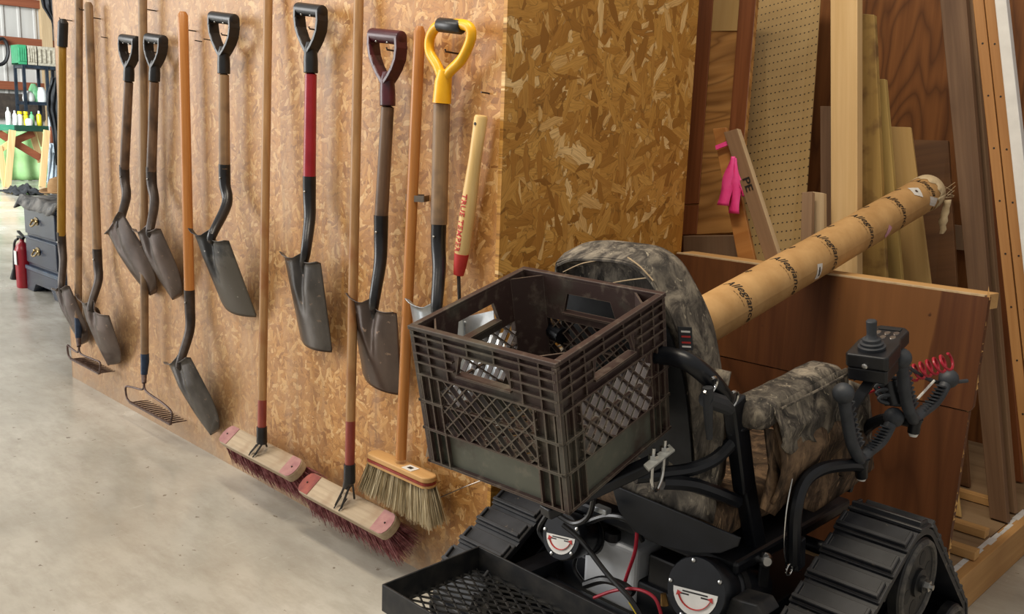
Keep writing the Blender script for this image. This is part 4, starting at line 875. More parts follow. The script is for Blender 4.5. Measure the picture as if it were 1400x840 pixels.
# motors with round end covers, a white half-moon sticker and red arrow
for i, (px, py) in enumerate(((767, 733), (951, 808))):
    c = Y(px, py, -.12); n = V(.02, -.96, .27).normalized(); R_ = .054 if i == 0 else .066
    b = MB(); b.lathe(c-n*.24, n, [(0, .035), (.02, R_-.012), (.14, R_-.010), (.15, R_-.015), (.19, R_-.004), (.235, R_), (.24, R_-.003)], 32); mo = b.build('drive_motor', M['frame'], ch, smooth=40)
    mo['label'] = ('left', 'right')[i]+' drive motor with round black cover'
    MB().lathe(c-n*.12, n, [(0, R_-.0085), (.022, R_-.0085)], 28).build('motor_band', M['frame_dusty'], mo)
    rx = V(0, 0, 1).cross(n).normalized(); ry = n.cross(rx); th0 = radians(8)
    ex = rx*cos(th0)+ry*sin(th0); ey = n.cross(ex); pts = []
    for k in range(17):
        a = pi+pi*k/16; pts.append(c+ex*(cos(a)*R_*.74)+ey*(sin(a)*R_*.74+R_*.0)+n*.0006)
    MB().prism(pts, n*.0006).build('sticker', M['label_white'], mo, smooth=0)
    arc = [c+ex*(cos(a)*R_*.56)+ey*(sin(a)*R_*.54+R_*.0)+n*.0022 for a in [pi*1.12+pi*.76*k/14 for k in range(15)]]
    MB().tube(arc, .0026, 4, flat=.3).build('red_arrow', M['ink_red'], mo, smooth=0)
    for e in (0, -1):
        p = arc[e]; q = arc[1 if e == 0 else -2]; d = (p-q).normalized(); s_ = n.cross(d); MB().prism([p+d*.008, p+s_*.007, p-s_*.007], n*.0006).build('arrow_head', M['ink_red'], mo, smooth=0)
    tm = MB()
    for k, (u0, u1, v_) in enumerate(((-.42, .42, -.06), (-.56, -.2, -.14), (.2, .56, -.14))): tm.prism([c+ex*(u0*R_)+ey*(R_*(v_))+n*.0013, c+ex*(u1*R_)+ey*(R_*v_)+n*.0013, c+ex*(u1*R_)+ey*(R_*(v_-.045))+n*.0013, c+ex*(u0*R_)+ey*(R_*(v_-.045))+n*.0013], n*.0004)
    tm.build('sticker_print', M['ink'], mo, smooth=0)
    for k in range(5):
        a = radians(100+72*k); MB().lathe(c+ex*(cos(a)*R_*.86)+ey*(sin(a)*R_*.86)+n*.0, n, [(0, .0045), (.002, .004), (.003, .002)], 10).build('cover_screw', M['rivet'], mo)
# tray of expanded metal behind the seat base
tx0, tx1, ty0, ty1, tz = .13, .76, -.44, -.16, .27
tray = MB(); h_ = .062
for (a, b) in (((tx0, ty0), (tx1, ty0)), ((tx0, ty1), (tx1, ty1)), ((tx0, ty0), (tx0, ty1)), ((tx1, ty0), (tx1, ty1))):
    a = V(*a, tz-h_/2); b = V(*b, tz-h_/2); d = (b-a).normalized(); a -= d*.002; b += d*.002; tray.bar(a, b, .004, h_, (0, 0, 1)) if False else tray.box((a+b)/2, (max(abs(b.x-a.x), .005), max(abs(b.y-a.y), .005), h_))
rt = tray.build('cargo_tray', M['frame_dusty'], ch, smooth=0, bevel=.0015); rt['label'] = 'black steel cargo tray with diamond mesh floor'
me_ = MB(); zt_ = tz-h_+.008; px_, py_ = .048, .025
def clipseg(a, b):
    t0, t1 = 0., 1.; d = (b[0]-a[0], b[1]-a[1])
    for p, q in ((-d[0], a[0]-tx0), (d[0], tx1-a[0]), (-d[1], a[1]-ty0), (d[1], ty1-a[1])):
        if abs(p) < 1e-9:
            if q < 0: return None
        else:
            r = q/p
            if p < 0: t0 = max(t0, r)
            else: t1 = min(t1, r)
    return None if t0 >= t1-1e-3 else ((a[0]+d[0]*t0, a[1]+d[1]*t0), (a[0]+d[0]*t1, a[1]+d[1]*t1))
for s_ in (-1, 1):
    c = -2.
    while c < 2.:
        # lines y = s*(x)*(py/px) + c
        sl = s_*py_/px_; r = clipseg((tx0-.1, sl*(tx0-.1)+c), (tx1+.1, sl*(tx1+.1)+c)); c += py_*1.0
        if r: me_.bar(V(*r[0], zt_), V(*r[1], zt_), .0036, .004, (0, 0, 1))
me_.build('mesh_floor', M['frame_dusty'], rt, smooth=0)
for x in (.25, .64): MB().bar((x, ty1-.002, tz-.04), (x, .0, tz-.045), .025, .03, (0, 0, 1)).build('tray_arm', M['frame'], ch, smooth=0)
# seat base and cushions
bt_ = MB(); bt_.box((CX+.02, .20, .405), (.46, .50, .03)); bt_.build('seat_pan', M['frame'], ch, smooth=0, bevel=.008)
P = [Y(*p, -.10) for p in ((835, 662), (1012, 736), (1008, 748), (985, 757), (950, 757), (905, 748), (868, 728), (846, 700))]
MB().prism(P, V(0, .006, 0)).build('rear_skirt', M['frame'], ch, smooth=0, bevel=.002)
def pillow(name, pts_fn, m, nu=20, nv=14, **k):
    return MB().grid([[pts_fn(i/nu, j/nv) for j in range(nv+1)] for i in range(nu+1)]).build(name, m, ch, smooth=70, **k)
def rbox(c, size, r, ax=None, jit=0, n=4, fq=9):
    """rounded, slightly crumpled cushion box as one closed mesh"""
    bm_ = MB(); c = Vector(c); ax = ax or (V(1, 0, 0), V(0, 1, 0), V(0, 0, 1)); N = 12; vs = {}; V_ = []; F_ = []
    def vid(i, j, k):
        if (i, j, k) not in vs:
            p = [(q/N*2-1)*s_/2 for q, s_ in zip((i, j, k), size)]; core = [max(-s_/2+r, min(s_/2-r, q)) for q, s_ in zip(p, size)]
            d = Vector([a-b for a, b in zip(p, core)]); l_ = d.length
            o = Vector(core)+(d/l_*r if l_ > 1e-6 else Vector())
            w = c+ax[0]*o.x+ax[1]*o.y+ax[2]*o.z
            if jit: w += Vector((noise.noise(w*fq), noise.noise(w*fq+V(5, 1, 2)), noise.noise(w*fq+V(1, 7, 3))))*jit
            vs[(i, j, k)] = len(V_); V_.append(w)
        return vs[(i, j, k)]
    for a in range(N):
        for b in range(N):
            for fx in (0, N):
                F_.append([vid(fx, a, b), vid(fx, a+1, b), vid(fx, a+1, b+1), vid(fx, a, b+1)][::(1 if fx else -1)])
                F_.append([vid(a, fx, b), vid(a+1, fx, b), vid(a+1, fx, b+1), vid(a, fx, b+1)][::(-1 if fx else 1)])
                F_.append([vid(a, b, fx), vid(a+1, b, fx), vid(a+1, b+1, fx), vid(a, b+1, fx)][::(1 if fx else -1)])
    return bm_.add(V_, F_)
rbox((CX+.01, .20, .49), (.40, .56, .09), .03, jit=.006).build('seat_cushion', M['camo_brown'], ch, smooth=70)
# seat back, reclined
RC = radians(13); eu = V(0, -sin(RC), cos(RC)); ef = V(0, cos(RC), sin(RC)); bp = V(.5, -.165, .95)
out = [pl(*p, bp, ef) for p in ((757, 366), (764, 353), (790, 346), (850, 350), (884, 366), (908, 398), (928, 436), (942, 480))]
zb_ = .56; lo_ = [V(p.x, 0, 0) for p in (out[0], out[-1])]
def down(p, s_): return p-eu*s_
out = out+[down(out[-1], .10)+V(.012, 0, 0), down(out[-1], .28)+V(.012, 0, 0), down(out[-1], .31)-V(.03, 0, 0), down(out[0], .40)+V(.03, 0, 0), down(out[0], .37), down(out[0], .12)]
ctr = sum(out, Vector())/len(out); o2 = spline(out, 4, closed=True)
rows = []
for k, (sc, d_) in enumerate(((.0, .012), (.55, .010), (.84, .008), (.90, .0), (.965, -.004), (1., .012), (1.03, .035), (1.03, .06), (1.0, .085), (.95, .10), (.8, .108), (.4, .11), (.0, .11))):
    rows.append([ctr+(p-ctr)*max(sc, .001)+ef*(d_+.004*noise.noise(p*14+V(k, 0, 0)))+eu*(.004*noise.noise(p*11+V(0, k, 3))) for p in o2+[o2[0]]])
bk = MB().grid(rows).build('seat_back', M['camo'], ch, smooth=70)
# piping seam and dark recessed shell
MB().tube([ctr+(p-ctr)*.94-ef*.004 for p in o2], .004, 6, closed=True).build('piping', M['camo'], bk)
MB().prism([ctr+(p-ctr)*.86+ef*.001-eu*.03 for p in o2], -ef*.004).build('back_shell', M['black_cloth'], bk, smooth=0)
for a_, b_ in (((800, 398), (885, 380)), ((770, 372), (818, 356)), ((858, 352), (893, 384))):
    P = spline([pl(*a_, bp-ef*.006, ef), pl((a_[0]+b_[0])/2, (a_[1]+b_[1])/2-3, bp-ef*.007, ef), pl(*b_, bp-ef*.006, ef)], 5); MB().tube(P, .0013, 5).build('stitching', M['edge_pale'], bk)
tg = pl(937, 463, bp+V(.155, .03, 0), V(.93, -.35, 0)); xa = V(.35, .93, -.1).normalized(); ya = eu; na = V(.93, -.35, .0)
MB().box(tg, (.030, .046, .003), (xa, ya, na.normalized())).build('fabric_tag', M['black_cloth'], bk, smooth=0)
for dz, m_ in ((.014, 'label_white'), (.004, 'ink_red'), (-.008, 'ink_red'), (-.016, 'label_white')): MB().box(tg+ya*dz+na*.002, (.020, .0035, .001), (xa, ya, na.normalized())).build('tag_print', M[m_], bk, smooth=0)
# lower back panel of loose camouflage mesh
MB().grid([[V(.40+.30*i/12, -.085+.012*noise.noise(V(i*.5, j*.5, 2))+.02*j/10, .50+.30*j/10) for i in range(13)] for j in range(11)]).build('back_drape', M['camo'], ch, smooth=70, solid=.006)
# side frame, right, then mirrored
def mir(p): return V(2*(CX+.01)-p.x, p.y, p.z)
def both(nm, pts, r, m, n=10, flat=1., sp_=5):
    P = spline(pts, sp_)
    MB().tube(P, r, n, flat=flat).build(nm, m, ch); MB().tube([mir(p) for p in P], r, n, flat=flat).build(nm, m, ch)
xs = .715
hook_ = [X(880, 487, .60), X(912, 487, .645), X(942, 496, .69), X(972, 520, xs), X(992, 546, xs)]
both('back_bracket', hook_, .0175, M['frame'], 12)
A_, B_, C_ = X(1003, 545, xs), X(1018, 668, xs), X(1038, 772, xs)
for f_ in (lambda p: p, mir):
    MB().bar(f_(A_), f_(B_), .028, .044, (0, 1, 0)).build('upright', M['frame'], ch, smooth=0, bevel=.004); MB().bar(f_(B_)+V(0, 0, .006), f_(C_), .028, .040, (0, 1, 0)).build('upright', M['frame'], ch, smooth=0, bevel=.004)
both('hoop_bar', [X(868, 652, .63), X(905, 648, .655), X(945, 642, .675), X(980, 626, .695), X(1008, 596, xs)], .0135, M['frame'], 10)
both('lower_bar', [X(905, 660, .66), X(950, 664, .69), X(1008, 686, xs)], .014, M['frame'], 8)
MB().lathe(X(952, 662, .675), V(.6, -.8, .1), [(0, .013), (.004, .012), (.006, .006)], 14).build('bolt', M['rivet'], ch)
MB().lathe(X(1046, 766, .745), V(.8, -.6, .1), [(0, .016), (.006, .015), (.012, .009)], 12).build('bolt', M['rivet'], ch)
MB().prism([X(1040, 755, .74), X(1052, 757, .74), X(1046, 808, .74), X(1034, 803, .74)], V(.005, 0, 0)).build('bolt_plate', M['frame_dusty'], ch, smooth=0, bevel=.001)
# support arm that carries the crate, U bolt clamp
MB().bar(V(.60, -.46, .595), V(.655, -.20, .648), .03, .02, (0, 0, 1)).build('crate_arm', M['frame'], ch, smooth=0, bevel=.003); MB().bar(V(.42, -.40, .607), V(.36, -.20, .650), .03, .02, (0, 0, 1)).build('crate_arm', M['frame'], ch, smooth=0, bevel=.003)
up = X(899, 624, .692); uax = (on(917, 612, 'z', up.z)-on(883, 637, 'z', up.z)).normalized()
uo = thing('u_bolt_clamp', 'shiny galvanised U bolt clamp plate under the lower front corner of the milk crate', 'clamp', tuple(up))
MB().prism([on(x, y, 'z', up.z+.002) for x, y in ((880, 635), (887, 643), (923, 615), (915, 607))], V(0, 0, -.004)).build('plate', M['zinc'], uo, smooth=0, bevel=.001)
ub = MB(); up = (on(917, 612, 'z', up.z)+on(883, 637, 'z', up.z))/2; q0, q1 = up-uax*.026, up+uax*.026
ub.tube([q0+V(0, 0, .022)]+spline([q0, q0-V(0, 0, .03), q0-V(0, 0, .05)+uax*.006, (q0+q1)/2-V(0, 0, .064), q1-V(0, 0, .05)-uax*.006, q1-V(0, 0, .03), q1], 4)+[q1+V(0, 0, .022)], .0032, 8); ub.build('u_bolt', M['chrome'], uo)
for q in (q0, q1): MB().lathe(q+V(0, 0, .002), (0, 0, 1), [(0, .0085), (.008, .0085)], 6).build('nut', M['chrome'], uo, smooth=0)
MB().bar(X(1006, 590, .715), X(1046, 566, .735), .02, .03, (0, 1, 0)).build('armrest_arm', M['frame'], ch, smooth=0, bevel=.003)
# D rings
for c_, r_ in ((X(972, 528, .735), .018), (X(1000, 548, .74), .02)):
    MB().tube([c_+V(.004*sin(a), r_*cos(a), r_*.9*sin(a)) for a in [radians(x) for x in range(-150, 130, 20)]], .0028, 6).build('d_ring', M['chrome'], ch)
MB().tube([X(968, 530, .73), X(968, 560, .73), X(970, 600, .73)], [.010, .009, .006], 8).build('strap', M['black_cloth'], ch)
MB().tube([X(965, 545, .725), X(985, 552, .73), X(997, 560, .73)], [.016, .017, .012], 10).build('strap_roll', M['black_cloth'], ch)
# arm rest with saddle pouch
def armrest(fx, nm):
    c = V(.735, .105, .735); ya_ = V(0, .99, .10).normalized(); za_ = V(0, -.10, .99).normalized()
    m = rbox(c, (.085, .33, .062), .026, (V(1, 0, 0), ya_, za_), jit=.004, fq=22)
    if fx: m.v = [mir(p) for p in m.v]; m.f = [f[::-1] for f in m.f]
    o = m.build('armrest_pad', M['camo'], ch, smooth=70)
    def P_(p): return mir(p) if fx else p
    rows = []
    for i in range(17):
        y = -.03+.29*i/16; r0 = []
        dep = .105+.012*sin(i*.9)-.03*max(0, 1-i/4)
        for j in range(9):
            v = j/8; r0.append(P_(V(.772+.022*min(1, v*2)+.010*noise.noise(V(i*.35, v*3, 1)), y+.01*v, .742+.01*i/16*3-dep*v)))
        rows.append(r0)
    f_ = MB().grid(rows).build('pouch_flap', M['camo'], o, smooth=70, solid=.005)
    rows = []
    for i in range(13):
        y = -.01+.26*i/12; rows.append([P_(V(.765+.028*sin(pi*min(1, j/8)*.9)+.012*noise.noise(V(i*.4, j*.4, 8)), y+.012*j/8, .715-.175*j/8*(1-.25*i/12))) for j in range(9)])
    MB().grid(rows).build('pouch_body', M['camo_brown'], o, smooth=70, solid=.008)
    MB().tube(spline([P_(V(.790, -.03, .742)), P_(V(.797, .1, .757)), P_(V(.797, .26, .772))], 5), .0025, 6).build('seam', M['camo'], o)
    return o
ap = armrest(False, 'r'); armrest(True, 'l')
# front cover flap of the pouch, hanging strips of fabric below
for pts, m_ in ((((1044, 585), (1072, 590), (1085, 640), (1072, 690), (1060, 706), (1042, 696), (1050, 640)), 'camo_brown'), (((1090, 610), (1185, 585), (1195, 640), (1160, 668), (1110, 700), (1085, 690)), 'camo_brown'), (((1160, 520), (1184, 530), (1192, 575), (1190, 612), (1172, 600), (1160, 560)), 'camo')):
    P = [X(*p, .765) for p in pts]; c = sum(P, Vector())/len(P); rows = [[c+(p-c)*s_+V(.012*(1-s_)+.009*noise.noise(p*20+V(s_, 0, 0)), 0, 0) for p in P+[P[0]]] for s_ in (.02, .4, .75, 1.)]
    MB().grid(rows).build('fabric_panel', M[m_], ap, smooth=70, solid=.006)
# joystick controller
a_, b_ = on(1158, 480, 'z', .822), on(1212, 492, 'z', .822); c_, d_ = on(1244, 450, 'z', .858), on(1199, 442, 'z', .858)
U0 = (a_+b_)/2; U1 = (c_+d_)/2; Fd = (U1-U0).normalized(); Sd = (b_-a_); Sd = (Sd-Fd*Sd.dot(Fd)).normalized(); Ud = Sd.cross(Fd)
if Ud.z < 0: Ud = -Ud
Lj = (U1-U0).length; Wj = (b_-a_).length
def jp(u, v, w): return U0+Sd*(u*Wj)+Fd*(v*Lj)+Ud*w
ol = [(-.5, .02), (-.44, -.02), (.44, -.02), (.5, .02), (.5, .45), (.42, .62), (.44, .9), (.30, 1.), (-.30, 1.), (-.44, .9), (-.42, .62), (-.5, .45)]
jy = MB().prism([jp(u, v, 0) for u, v in ol], -Ud*.03).build('joystick_controller', M['black_plastic'], ch, smooth=0, bevel=.004, seg=3); jy['label'] = 'black joystick controller with keypad'
MB().prism([jp(u*.94, max(v, .0), -.031) for u, v in ol if v < .6], -Ud*.028).build('lower_housing', M['black_plastic'], jy, smooth=0, bevel=.003)
jc = jp(-.02, .22, 0)
MB().lathe(jc, Ud, [(0, .026), (.006, .027), (.008, .022), (.013, .023), (.015, .018), (.021, .018), (.023, .013), (.028, .010), (.034, .0095), (.058, .0105), (.060, .009)], 24).build('joystick', M['grey_rubber'], jy)
MB().prism([jp(u, v, .0006) for u, v in ((-.26, .84), (.26, .84), (.26, .94), (-.26, .94))], Ud*.0008).build('display', M['dark_hole'], jy, smooth=0)
for u, v in ((-.22, .62), (.0, .60), (.22, .62), (-.2, .74), (.02, .74), (.22, .76)): MB().lathe(jp(u, v, 0), Ud, [(0, .0075), (.0016, .0068)], 12, 1.2, .8).build('key', M['clip'], jy)
MB().lathe(jp(-.02, -.02, -.022), -Fd, [(0, .006), (.004, .006), (.006, .003)], 8).build('socket_screw', M['rivet'], jy)
MB().tube([jp(-.02, -.03, -.022), X(1168, 520, .80)], .0022, 6).build('pull_pin', M['chrome'], jy)
MB().bar(jp(0, .3, -.062), jp(.0, .2, -.062)+V(-.03, -.02, -.075), .02, .012, (0, 1, 0)).build('mounting_arm', M['frame'], ch, smooth=0)
for k, (px, py) in enumerate(((1218, 523), (1220, 531), (1222, 539), (1225, 547))):
    c = Y(px, py, .36+.0*k); MB().tube([c+V(.028*cos(a), .02*cos(a), .010*sin(a)) for a in [2*pi*i/20 for i in range(20)]], .005, 8, closed=True).build('conduit_ring', M['grey_rubber'], ch)
MB().tube([Y(1216, 520, .37), Y(1219, 535, .37), Y(1224, 552, .37)], .022, 14).build('conduit', M['cable'], ch)
MB().box(Y(1214, 507, .36), (.016, .016, .022)).build('buckle', M['rivet'], ch, smooth=0, bevel=.003)
MB().tube(spline([X(1180, 540, .80), X(1200, 532, .80), X(1222, 515, .82)], 5), .003, 6).build('red_cord', M['rubber_red'], ch)
# rod rests: padded forks with ball ends
def fork(base, lft, rgt, post, x, x2, label):
    b = X(*base, x); l_ = X(*lft, x2[0]); r_ = X(*rgt, x2[1])
    P = spline([l_, l_+(b-l_)*.55+V(0, -.012, -.012), b+V(0, -.022, .012), b, b+V(0, .022, .008), r_+(b-r_)*.45+V(0, .014, -.012), r_], 6)
    fk = MB().tube(P, .0125, 12).build('rod_rest', M['grey_rubber'], ch); fk['label'] = label
    for p in (l_, r_): MB().ball(p, .0215, 18).build('ball_end', M['grey_rubber'], fk, smooth=60)
    for p, q, sgn in ((l_, b, 1), (r_, b, -1)):
        d = (q-p).normalized(); inn = V(0, sgn, .35).normalized(); L_ = (q-p).length
        for k in range(9):
            c = p+d*(.028+k*(L_-.06)/9)+V(0, -sgn*.0, 0)*0; c = c+(V(0, -.012, -.012) if sgn == 1 else V(0, .014, -.012))*sin(pi*min(1, (.028+k*(L_-.06)/9)/L_))*.9
            MB().bar(c+inn*.006, c+inn*.026, .0036, .018, (1, 0, 0)).build('rubber_rib', M['grey_rubber'], fk, smooth=0)
    pp = X(*post, x); MB().tube([b+V(0, 0, .002), b-V(0, 0, .012), pp], [.017, .013, .0125], 12).build('rest_post', M['frame'], ch); MB().tube([pp, pp-V(0, 0, .008)], [.011, .008], 12).build('post_tip', M['label_white'], ch)
    return b, l_, r_, pp
f1 = fork((1178, 628), (1153, 538), (1222, 571), (1178, 652), .84, (.825, .85), 'near rod rest fork with two rubber balls')
f2 = fork((1251, 574), (1232, 490), (1297, 518), (1249, 592), .88, (.865, .89), 'far rod rest fork with two rubber balls')
P = spline([X(1226, 496, .865), X(1238, 500, .855), X(1262, 515, .86), X(1282, 523, .87), X(1302, 523, .885), X(1322, 521, .90)], 6); MB().tube(P, .0045, 8).build('retaining_strap', M['grey_rubber'], ch)
MB().tube([X(1277, 521, .87), X(1254, 546, .87)], .003, 6).build('strap_pin', M['label_white'], ch)
both_p = [X(1086, 770, .80), X(1087, 705, .80), X(1098, 662, .80), X(1122, 642, .81), X(1160, 636, .83), f1[3]+V(0, 0, .022)]
MB().tube(spline(both_p, 6), .0135, 10).build('rest_hoop', M['frame'], ch)
MB().tube(spline([V(.74, .42, .45), X(1178, 600, .76), X(1192, 580, .79), X(1218, 572, .83), f2[3]+V(0, 0, .022)], 6), .0125, 10).build('rest_hoop', M['frame'], ch)
# red coiled cord
A_, B_ = Y(1244, 512, .45), Y(1300, 494, .45); d_ = (B_-A_); n_ = d_.normalized(); u_ = n_.cross(V(0, 1, 0)).normalized(); w_ = n_.cross(u_); P = []
for i in range(121):
    a = 2*pi*6*i/120; P.append(A_+d_*(i/120)+u_*(.017*cos(a))+w_*(.017*sin(a)))
single(MB().tube(P, .003, 7), 'coiled_cord', M['rubber_red'], 'bright red coiled cord hooked between the far rod rest and the controller', 'cord')
# pin, lanyard and ring
MB().tube(spline([X(1083, 655, .79), X(1075, 700, .80), X(1072, 745, .80), X(1074, 768, .80)], 6), .0013, 6).build('lanyard_wire', M['chrome'], ch)
c_ = X(1079, 779, .80); MB().tube([c_+V(0, .012*cos(a), .012*sin(a)) for a in [2*pi*i/18 for i in range(18)]], .0018, 6, closed=True).build('split_ring', M['chrome'], ch)
MB().tube([c_+V(0, .01, -.006), X(1095, 782, .80)], .002, 6).build('clevis_pin', M['chrome'], ch)
MB().bar(X(1088, 735, .795), X(1087, 775, .795), .03, .03, (0, 1, 0)).build('receiver', M['frame'], ch, smooth=0, bevel=.003)
# tank, battery, cables behind the tray
tk = Y(840, 772, .0); MB().box((tk.x, .03, tk.z-.01), (.15, .10, .15)).build('white_tank', M['tank'], ch, smooth=0, bevel=.012, seg=3)
MB().box((tk.x+.14, .06, tk.z), (.10, .12, .12)).build('battery', M['black_plastic'], ch, smooth=0, bevel=.006)
MB().lathe(Y(838, 733, -.01)-V(0, 0, .01), (0, 0, 1), [(0, .018), (.02, .018)], 14).build('tank_cap', M['black_plastic'], ch)
def cab(nm, pts, r, m, y): MB().tube(spline([Y(px, py, y+dy) for px, py, dy in pts], 6), r, 8).build(nm, M[m], ch)
cab('cable', ((770, 718, 0), (795, 740, 0), (830, 785, -.01), (862, 820, -.02), (880, 850, -.02)), .0055, 'cable', -.14)
cab('red_cable', ((871, 728, 0), (868, 755, 0), (858, 785, 0), (850, 810, 0)), .004, 'rubber_red', -.08)
cab('cable', ((800, 800, 0), (825, 793, 0), (850, 800, 0), (866, 812, 0)), .009, 'cable', -.13)
cab('red_cable', ((812, 818, 0), (840, 808, 0), (870, 806, 0), (895, 818, 0), (905, 845, 0)), .0035, 'rubber_red', -.135)
cab('cable', ((745, 690, 0), (760, 702, 0), (785, 716, 0), (805, 706, 0), (812, 680, 0)), .006, 'cable', -.16)
cab('cable', ((800, 716, 0), (830, 706, 0), (860, 712, 0), (878, 740, .02)), .007, 'cable', -.08)
cab('cable', ((748, 705, 0), (738, 725, 0), (748, 745, 0)), .007, 'cable', -.10)
cab('cable', ((795, 745, 0), (785, 775, 0), (800, 800, 0)), .005, 'cable', -.08)
MB().bar(Y(862, 822, -.15), Y(878, 848, -.15), .012, .004, (0, 1, 0)).build('yellow_tag', M['tag_yellow'], ch, smooth=0)
MB().box(Y(823, 697, -.14), (.035, .02, .012)).build('clamp_block', M['galv'], ch, smooth=0, bevel=.002)
MB().tube([Y(909, 828, -.05), Y(907, 812, -.05)], [.009, .006], 8).build('brass_fitting', M['brass'], ch)
MB().prism([Y(1000, 818, -.10), Y(1035, 828, -.10), Y(1045, 845, -.10), Y(985, 845, -.10)], V(0, .06, 0)).build('controller_box', M['frame_dusty'], ch, smooth=0, bevel=.003)

# ------------------------------------------------------------------ milk crate
CR_ = Matrix(((-.082, -.9957, .0433), (.9681, -.0899, -.2341), (.2369, .0228, .9713))); CP = V(.488, -.379, .9215)
def cw(x, y, z): return CP+CR_@V(x, y, z)
ex_, ey_, ez_ = CR_@V(1, 0, 0), CR_@V(0, 1, 0), CR_@V(0, 0, 1); CAX = (ex_, ey_, ez_)
crate = thing('milk_crate', 'worn brown plastic milk crate with lattice sides mounted behind the seat back', 'crate', tuple(cw(0, 0, -.28)))
hs = .165; H = .28; wi = hs-.009
def cbox(m, x0, x1, y0, y1, z0, z1): m.box(cw((x0+x1)/2, (y0+y1)/2, (z0+z1)/2), (abs(x1-x0), abs(y1-y0), abs(z1-z0)), CAX)
sides = [(lambda u, o: (o, u)), (lambda u, o: (-o, u)), (lambda u, o: (u, o)), (lambda u, o: (u, -o))]
def sbox(m, k, u0, u1, o0, o1, z0, z1):
    if k < 2:
        s_ = 1 if k == 0 else -1; cbox(m, s_*o0, s_*o1, u0, u1, z0, z1)
    else:
        s_ = 1 if k == 2 else -1; cbox(m, u0, u1, s_*o0, s_*o1, z0, z1)
rim = MB()
for k in range(4):
    e = hs if k < 2 else hs-.012; sbox(rim, k, -e, e, wi-.004, hs, -.008, 0)
rim.build('top_rim', M['crate'], crate, smooth=0, bevel=.0015)
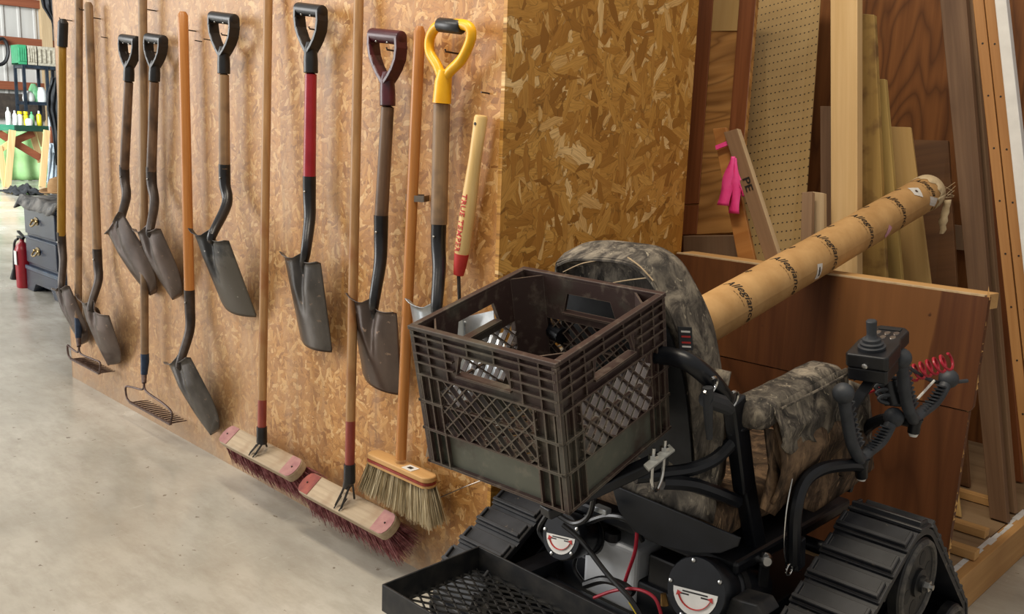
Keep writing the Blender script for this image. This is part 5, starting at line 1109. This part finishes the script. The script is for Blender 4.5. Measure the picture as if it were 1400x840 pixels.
for k in range(4):
    nm = 'handle_side'; m = MB(); w1 = wi; hw_, hz0, hz1 = .062, -.036, -.076
    sbox(m, k, -wi, -hw_, w1-.004, w1, -.096, -.006); sbox(m, k, hw_, wi, w1-.004, w1, -.096, -.006)
    sbox(m, k, -hw_, hw_, w1-.004, w1, hz0, -.006); sbox(m, k, -hw_, hw_, w1-.004, w1, -.096, hz1)
    sbox(m, k, -hw_, hw_, w1-.010, hs-.001, hz1-.003, hz1+.001)
    # slanted corners of the hand hole
    for s_ in (-1, 1):
        tri = [(s_*hw_, hz1), (s_*hw_, hz0), (s_*(hw_-.012), hz0)]; o0, o1 = w1-.004, w1+.004
        def c3(u, z, o): q = sides[k](u, o); return cw(q[0], q[1], z)
        a = [c3(u, z, o0) for u, z in tri]; nrm = (c3(0, 0, 1)-c3(0, 0, 0)); m.prism(a, nrm*(o1-o0))
    sd_ = m.build(nm, M['crate'], crate, smooth=0)
    rb = MB()
    for z in (-.018, -.034, -.052, -.070, -.094):
        if z in (-.052, -.070): sbox(rb, k, -wi-.004, -hw_-.004, w1, hs-.001, z-.0015, z+.0015); sbox(rb, k, hw_+.004, wi+.004, w1, hs-.001, z-.0015, z+.0015)
        else: sbox(rb, k, -wi-.004, wi+.004, w1, hs-.001, z-.0016, z+.0016)
    for u in (-.125, -.085, -.03, .03, .085, .125): sbox(rb, k, u-.0015, u+.0015, w1, hs-.004, -.034, -.006)
    for u in (-.125, -.085, .085, .125): sbox(rb, k, u-.0015, u+.0015, w1, hs-.004, -.094, -.034)
    rb.build('outer_ribs', M['crate'], sd_, smooth=0)
    # lattice
    lt = MB(); u0, u1, z0, z1 = -.112, .112, -.208, -.096
    def clipuz(a, b):
        t0, t1 = 0., 1.; d = (b[0]-a[0], b[1]-a[1])
        for p, q in ((-d[0], a[0]-u0), (d[0], u1-a[0]), (-d[1], a[1]-z0), (d[1], z1-a[1])):
            if abs(p) < 1e-9: continue
            r = q/p
            if p < 0: t0 = max(t0, r)
            else: t1 = min(t1, r)
        return None if t0 >= t1-1e-3 else ((a[0]+d[0]*t0, a[1]+d[1]*t0), (a[0]+d[0]*t1, a[1]+d[1]*t1))
    nrm = (c3(0, 0, 1)-c3(0, 0, 0))
    for s_ in (-1, 1):
        c = -.6
        while c < .6:
            r = clipuz((-.3, s_*-.3*1.0+c), (.3, s_*.3*1.0+c)); c += .034
            if r:
                a, b = c3(r[0][0], r[0][1], w1-.003+.003*s_*0), c3(r[1][0], r[1][1], w1-.003)
                d = (b-a).normalized(); sdn = d.cross(nrm).normalized(); lt.box((a+b)/2+nrm*(.004), (.0022, .011, (b-a).length), (sdn, nrm, d))
    sbox(lt, k, -.135, .135, w1-.002, hs-.004, -.1495, -.1465)
    lt.build('lattice', M['crate'], crate, smooth=0)
    bb = MB(); sbox(bb, k, -wi, wi, w1-.004, w1, -H+.004, -.206); bd = bb.build('base_band', M['crate_faded'], crate, smooth=0)
    rb = MB(); sbox(rb, k, -wi-.004, wi+.004, w1-.002, hs-.001, -.2075, -.2045); sbox(rb, k, -wi-.006, wi+.006, w1-.004, hs-.001, -H, -H+.005)
    rb.build('base_ribs', M['crate'], bd, smooth=0)
for sx in (-1, 1):
    for sy in (-1, 1):
        m = MB(); w = .050
        cbox(m, sx*(wi-.004), sx*wi, sy*(wi-w), sy*wi, -H+.004, -.09); cbox(m, sx*(wi-w), sx*wi, sy*(wi-.004), sy*wi, -H+.004, -.09)
        # inner web that closes the corner
        a, b = cw(sx*(wi-w), sy*(wi-.004), -.006), cw(sx*(wi-.004), sy*(wi-w), -.006); m.prism([a, b, b-ez_*(H-.012), a-ez_*(H-.012)], (ex_*sx+ey_*sy).normalized()*.003)
        for u in (.006, .026, w-.002):
            cbox(m, sx*wi, sx*(hs-.001), sy*(wi-u-.0015), sy*(wi-u+.0015), -H+.004, -.094); cbox(m, sx*(wi-u-.0015), sx*(wi-u+.0015), sy*wi, sy*(hs-.001), -H+.004, -.094)
        cbox(m, sx*(wi-.002), sx*(hs-.002), sy*(wi-.002), sy*(hs-.002), -H+.004, -.01)
        for z in (-.148, -.206, -H+.0025): cbox(m, sx*wi, sx*hs, sy*(wi-w-.002), sy*hs, z-.0025, z+.0025); cbox(m, sx*(wi-w-.002), sx*hs, sy*wi, sy*hs, z-.0025, z+.0025)
        m.build('corner_post', M['crate'], crate, smooth=0)
fl = MB()
for s_ in (-1, 1):
    c = -.4
    while c < .4:
        u0, u1, z0, z1 = -.15, .15, -.15, .15; r = clipuz((-.3, s_*-.3+c), (.3, s_*.3+c)); c += .034
        if r:
            a, b = cw(r[0][0], r[0][1], -H+.006), cw(r[1][0], r[1][1], -H+.006); d = (b-a).normalized(); fl.box((a+b)/2, (.009, .007, (b-a).length), (d.cross(ez_).normalized(), ez_, d))
fl.build('bottom_grid', M['crate'], crate, smooth=0)
